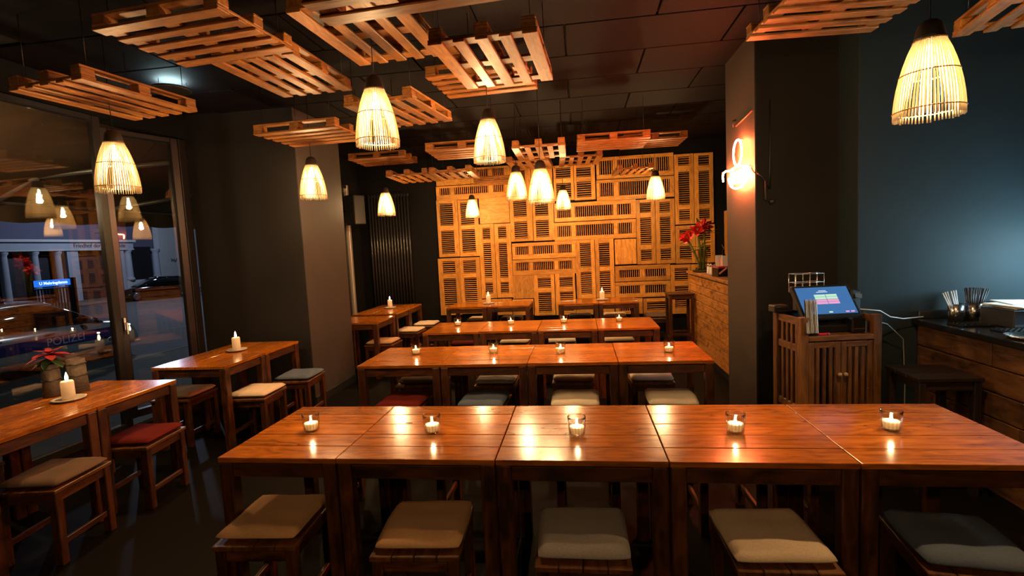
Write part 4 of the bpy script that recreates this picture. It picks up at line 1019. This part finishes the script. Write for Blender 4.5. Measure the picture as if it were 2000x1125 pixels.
# the cold work light of the kitchen pass
kl = empty('work_light', KITCHEN, 0, 'cold tube work light above the serving counter', 'light')
obj('housing', boxm(.06, .9, .04, M['white'], .006), kl, (0, 0, .05)); obj('tube', boxm(.03, .85, .03, M['led'], .01), kl, (0, 0, .012))
for yy in (-.35, .35): obj('hanging_wire', lathem([(.003, .07), (.003, CZ-.022-KITCHEN[2])], M['wire'], 5), kl, (0, yy, 0))
point('work_light_tube', (KITCHEN[0]-.02, KITCHEN[1], KITCHEN[2]-.14), 62, (.48, .82, 1), .11)

# ================================================================== ALCOVE: radiator, loudspeaker
rad = empty('radiator', (-3.28, 8.53, .55), 0, 'tall dark tube radiator on the alcove wall', 'radiator')
tm = tubem([(0, 0, 0), (0, 0, 2.12)], .021, plain('radiator_enamel', (.022, .021, .021), .28), 10)
for k in range(14): obj('tube', tm, rad, (-.35+k*.054, 0, 0))
for z in (.04, 2.08): obj('manifold', boxm(.76, .05, .05, M['black'], .01), rad, (0, .012, z))
sp_ = empty('loudspeaker', (-3.60, 7.9, 2.12), -.5, 'black loudspeaker high in the alcove corner', 'loudspeaker')
obj('case', boxm(.24, .22, .48, M['blackplastic'], .012), sp_, (0, 0, .24))
for k in range(12): obj('grille_bar', boxm(.20, .008, .008, M['black'], .002), sp_, (0, -.113, .05+k*.034))
obj('bracket', boxm(.22, .05, .04, M['black'], .004), sp_, (-.16, .05, .24), (0, 0, .5))

# ================================================================== POINSETTIA by the window
M['birch'] = plain('birch_bark', (.09, .066, .045), .85, noise=.6, nscale=18, bump=.5, bscale=40)
def bark_pot(x, y, r, h, label):
    e = empty('bark_pot', (x, y, .752), 0, label, 'plant pot', 'birch bark pots')
    obj('bark', lathem([(0, 0), (r*1.12, 0), (r, h*.5), (r*.95, h), (r*.82, h), (r*.82, h-.03), (0, h-.03)], M['birch'], 22), e)
    for z in (.12, .5, .85): obj('bark_ring', tubem([((r*1.06-r*.1*z+.002)*math.cos(2*PI*k/24), (r*1.06-r*.1*z+.002)*math.sin(2*PI*k/24), h*z+.004*math.sin(k*1.7)) for k in range(24)], .004, M['cap'], 5, True), e)
bark_pot(-3.72, 3.02, .052, .23, 'shadowed birch bark pot holding the red poinsettia'); bark_pot(-3.64, 3.13, .058, .24, 'paler birch bark pot right of the poinsettia')
poi = empty('poinsettia', (-3.72, 3.02, .975), 0, 'red poinsettia in the birch bark pot at the left window', 'plant')
obj('stem', tubem([(0, 0, -.0), (.005, 0, .08)], .006, M['leaf'], 6), poi)
RB = petal_mesh(.13, .06, plain('red_bract', (.30, .008, .012), .6), -.4); GL = petal_mesh(.11, .055, M['leaf'], -.5)
for k in range(8): obj('bract', RB, poi, (.004, 0, .075), (0, -.15+.18*(k % 3), k*PI/4+.2))
for k in range(5): obj('bract', RB, poi, (.004, 0, .082), (0, -.5, k*1.25), (.65, .65, .65))
for k in range(6): obj('leaf', GL, poi, (.002, 0, .045), (0, .35, k*1.05))
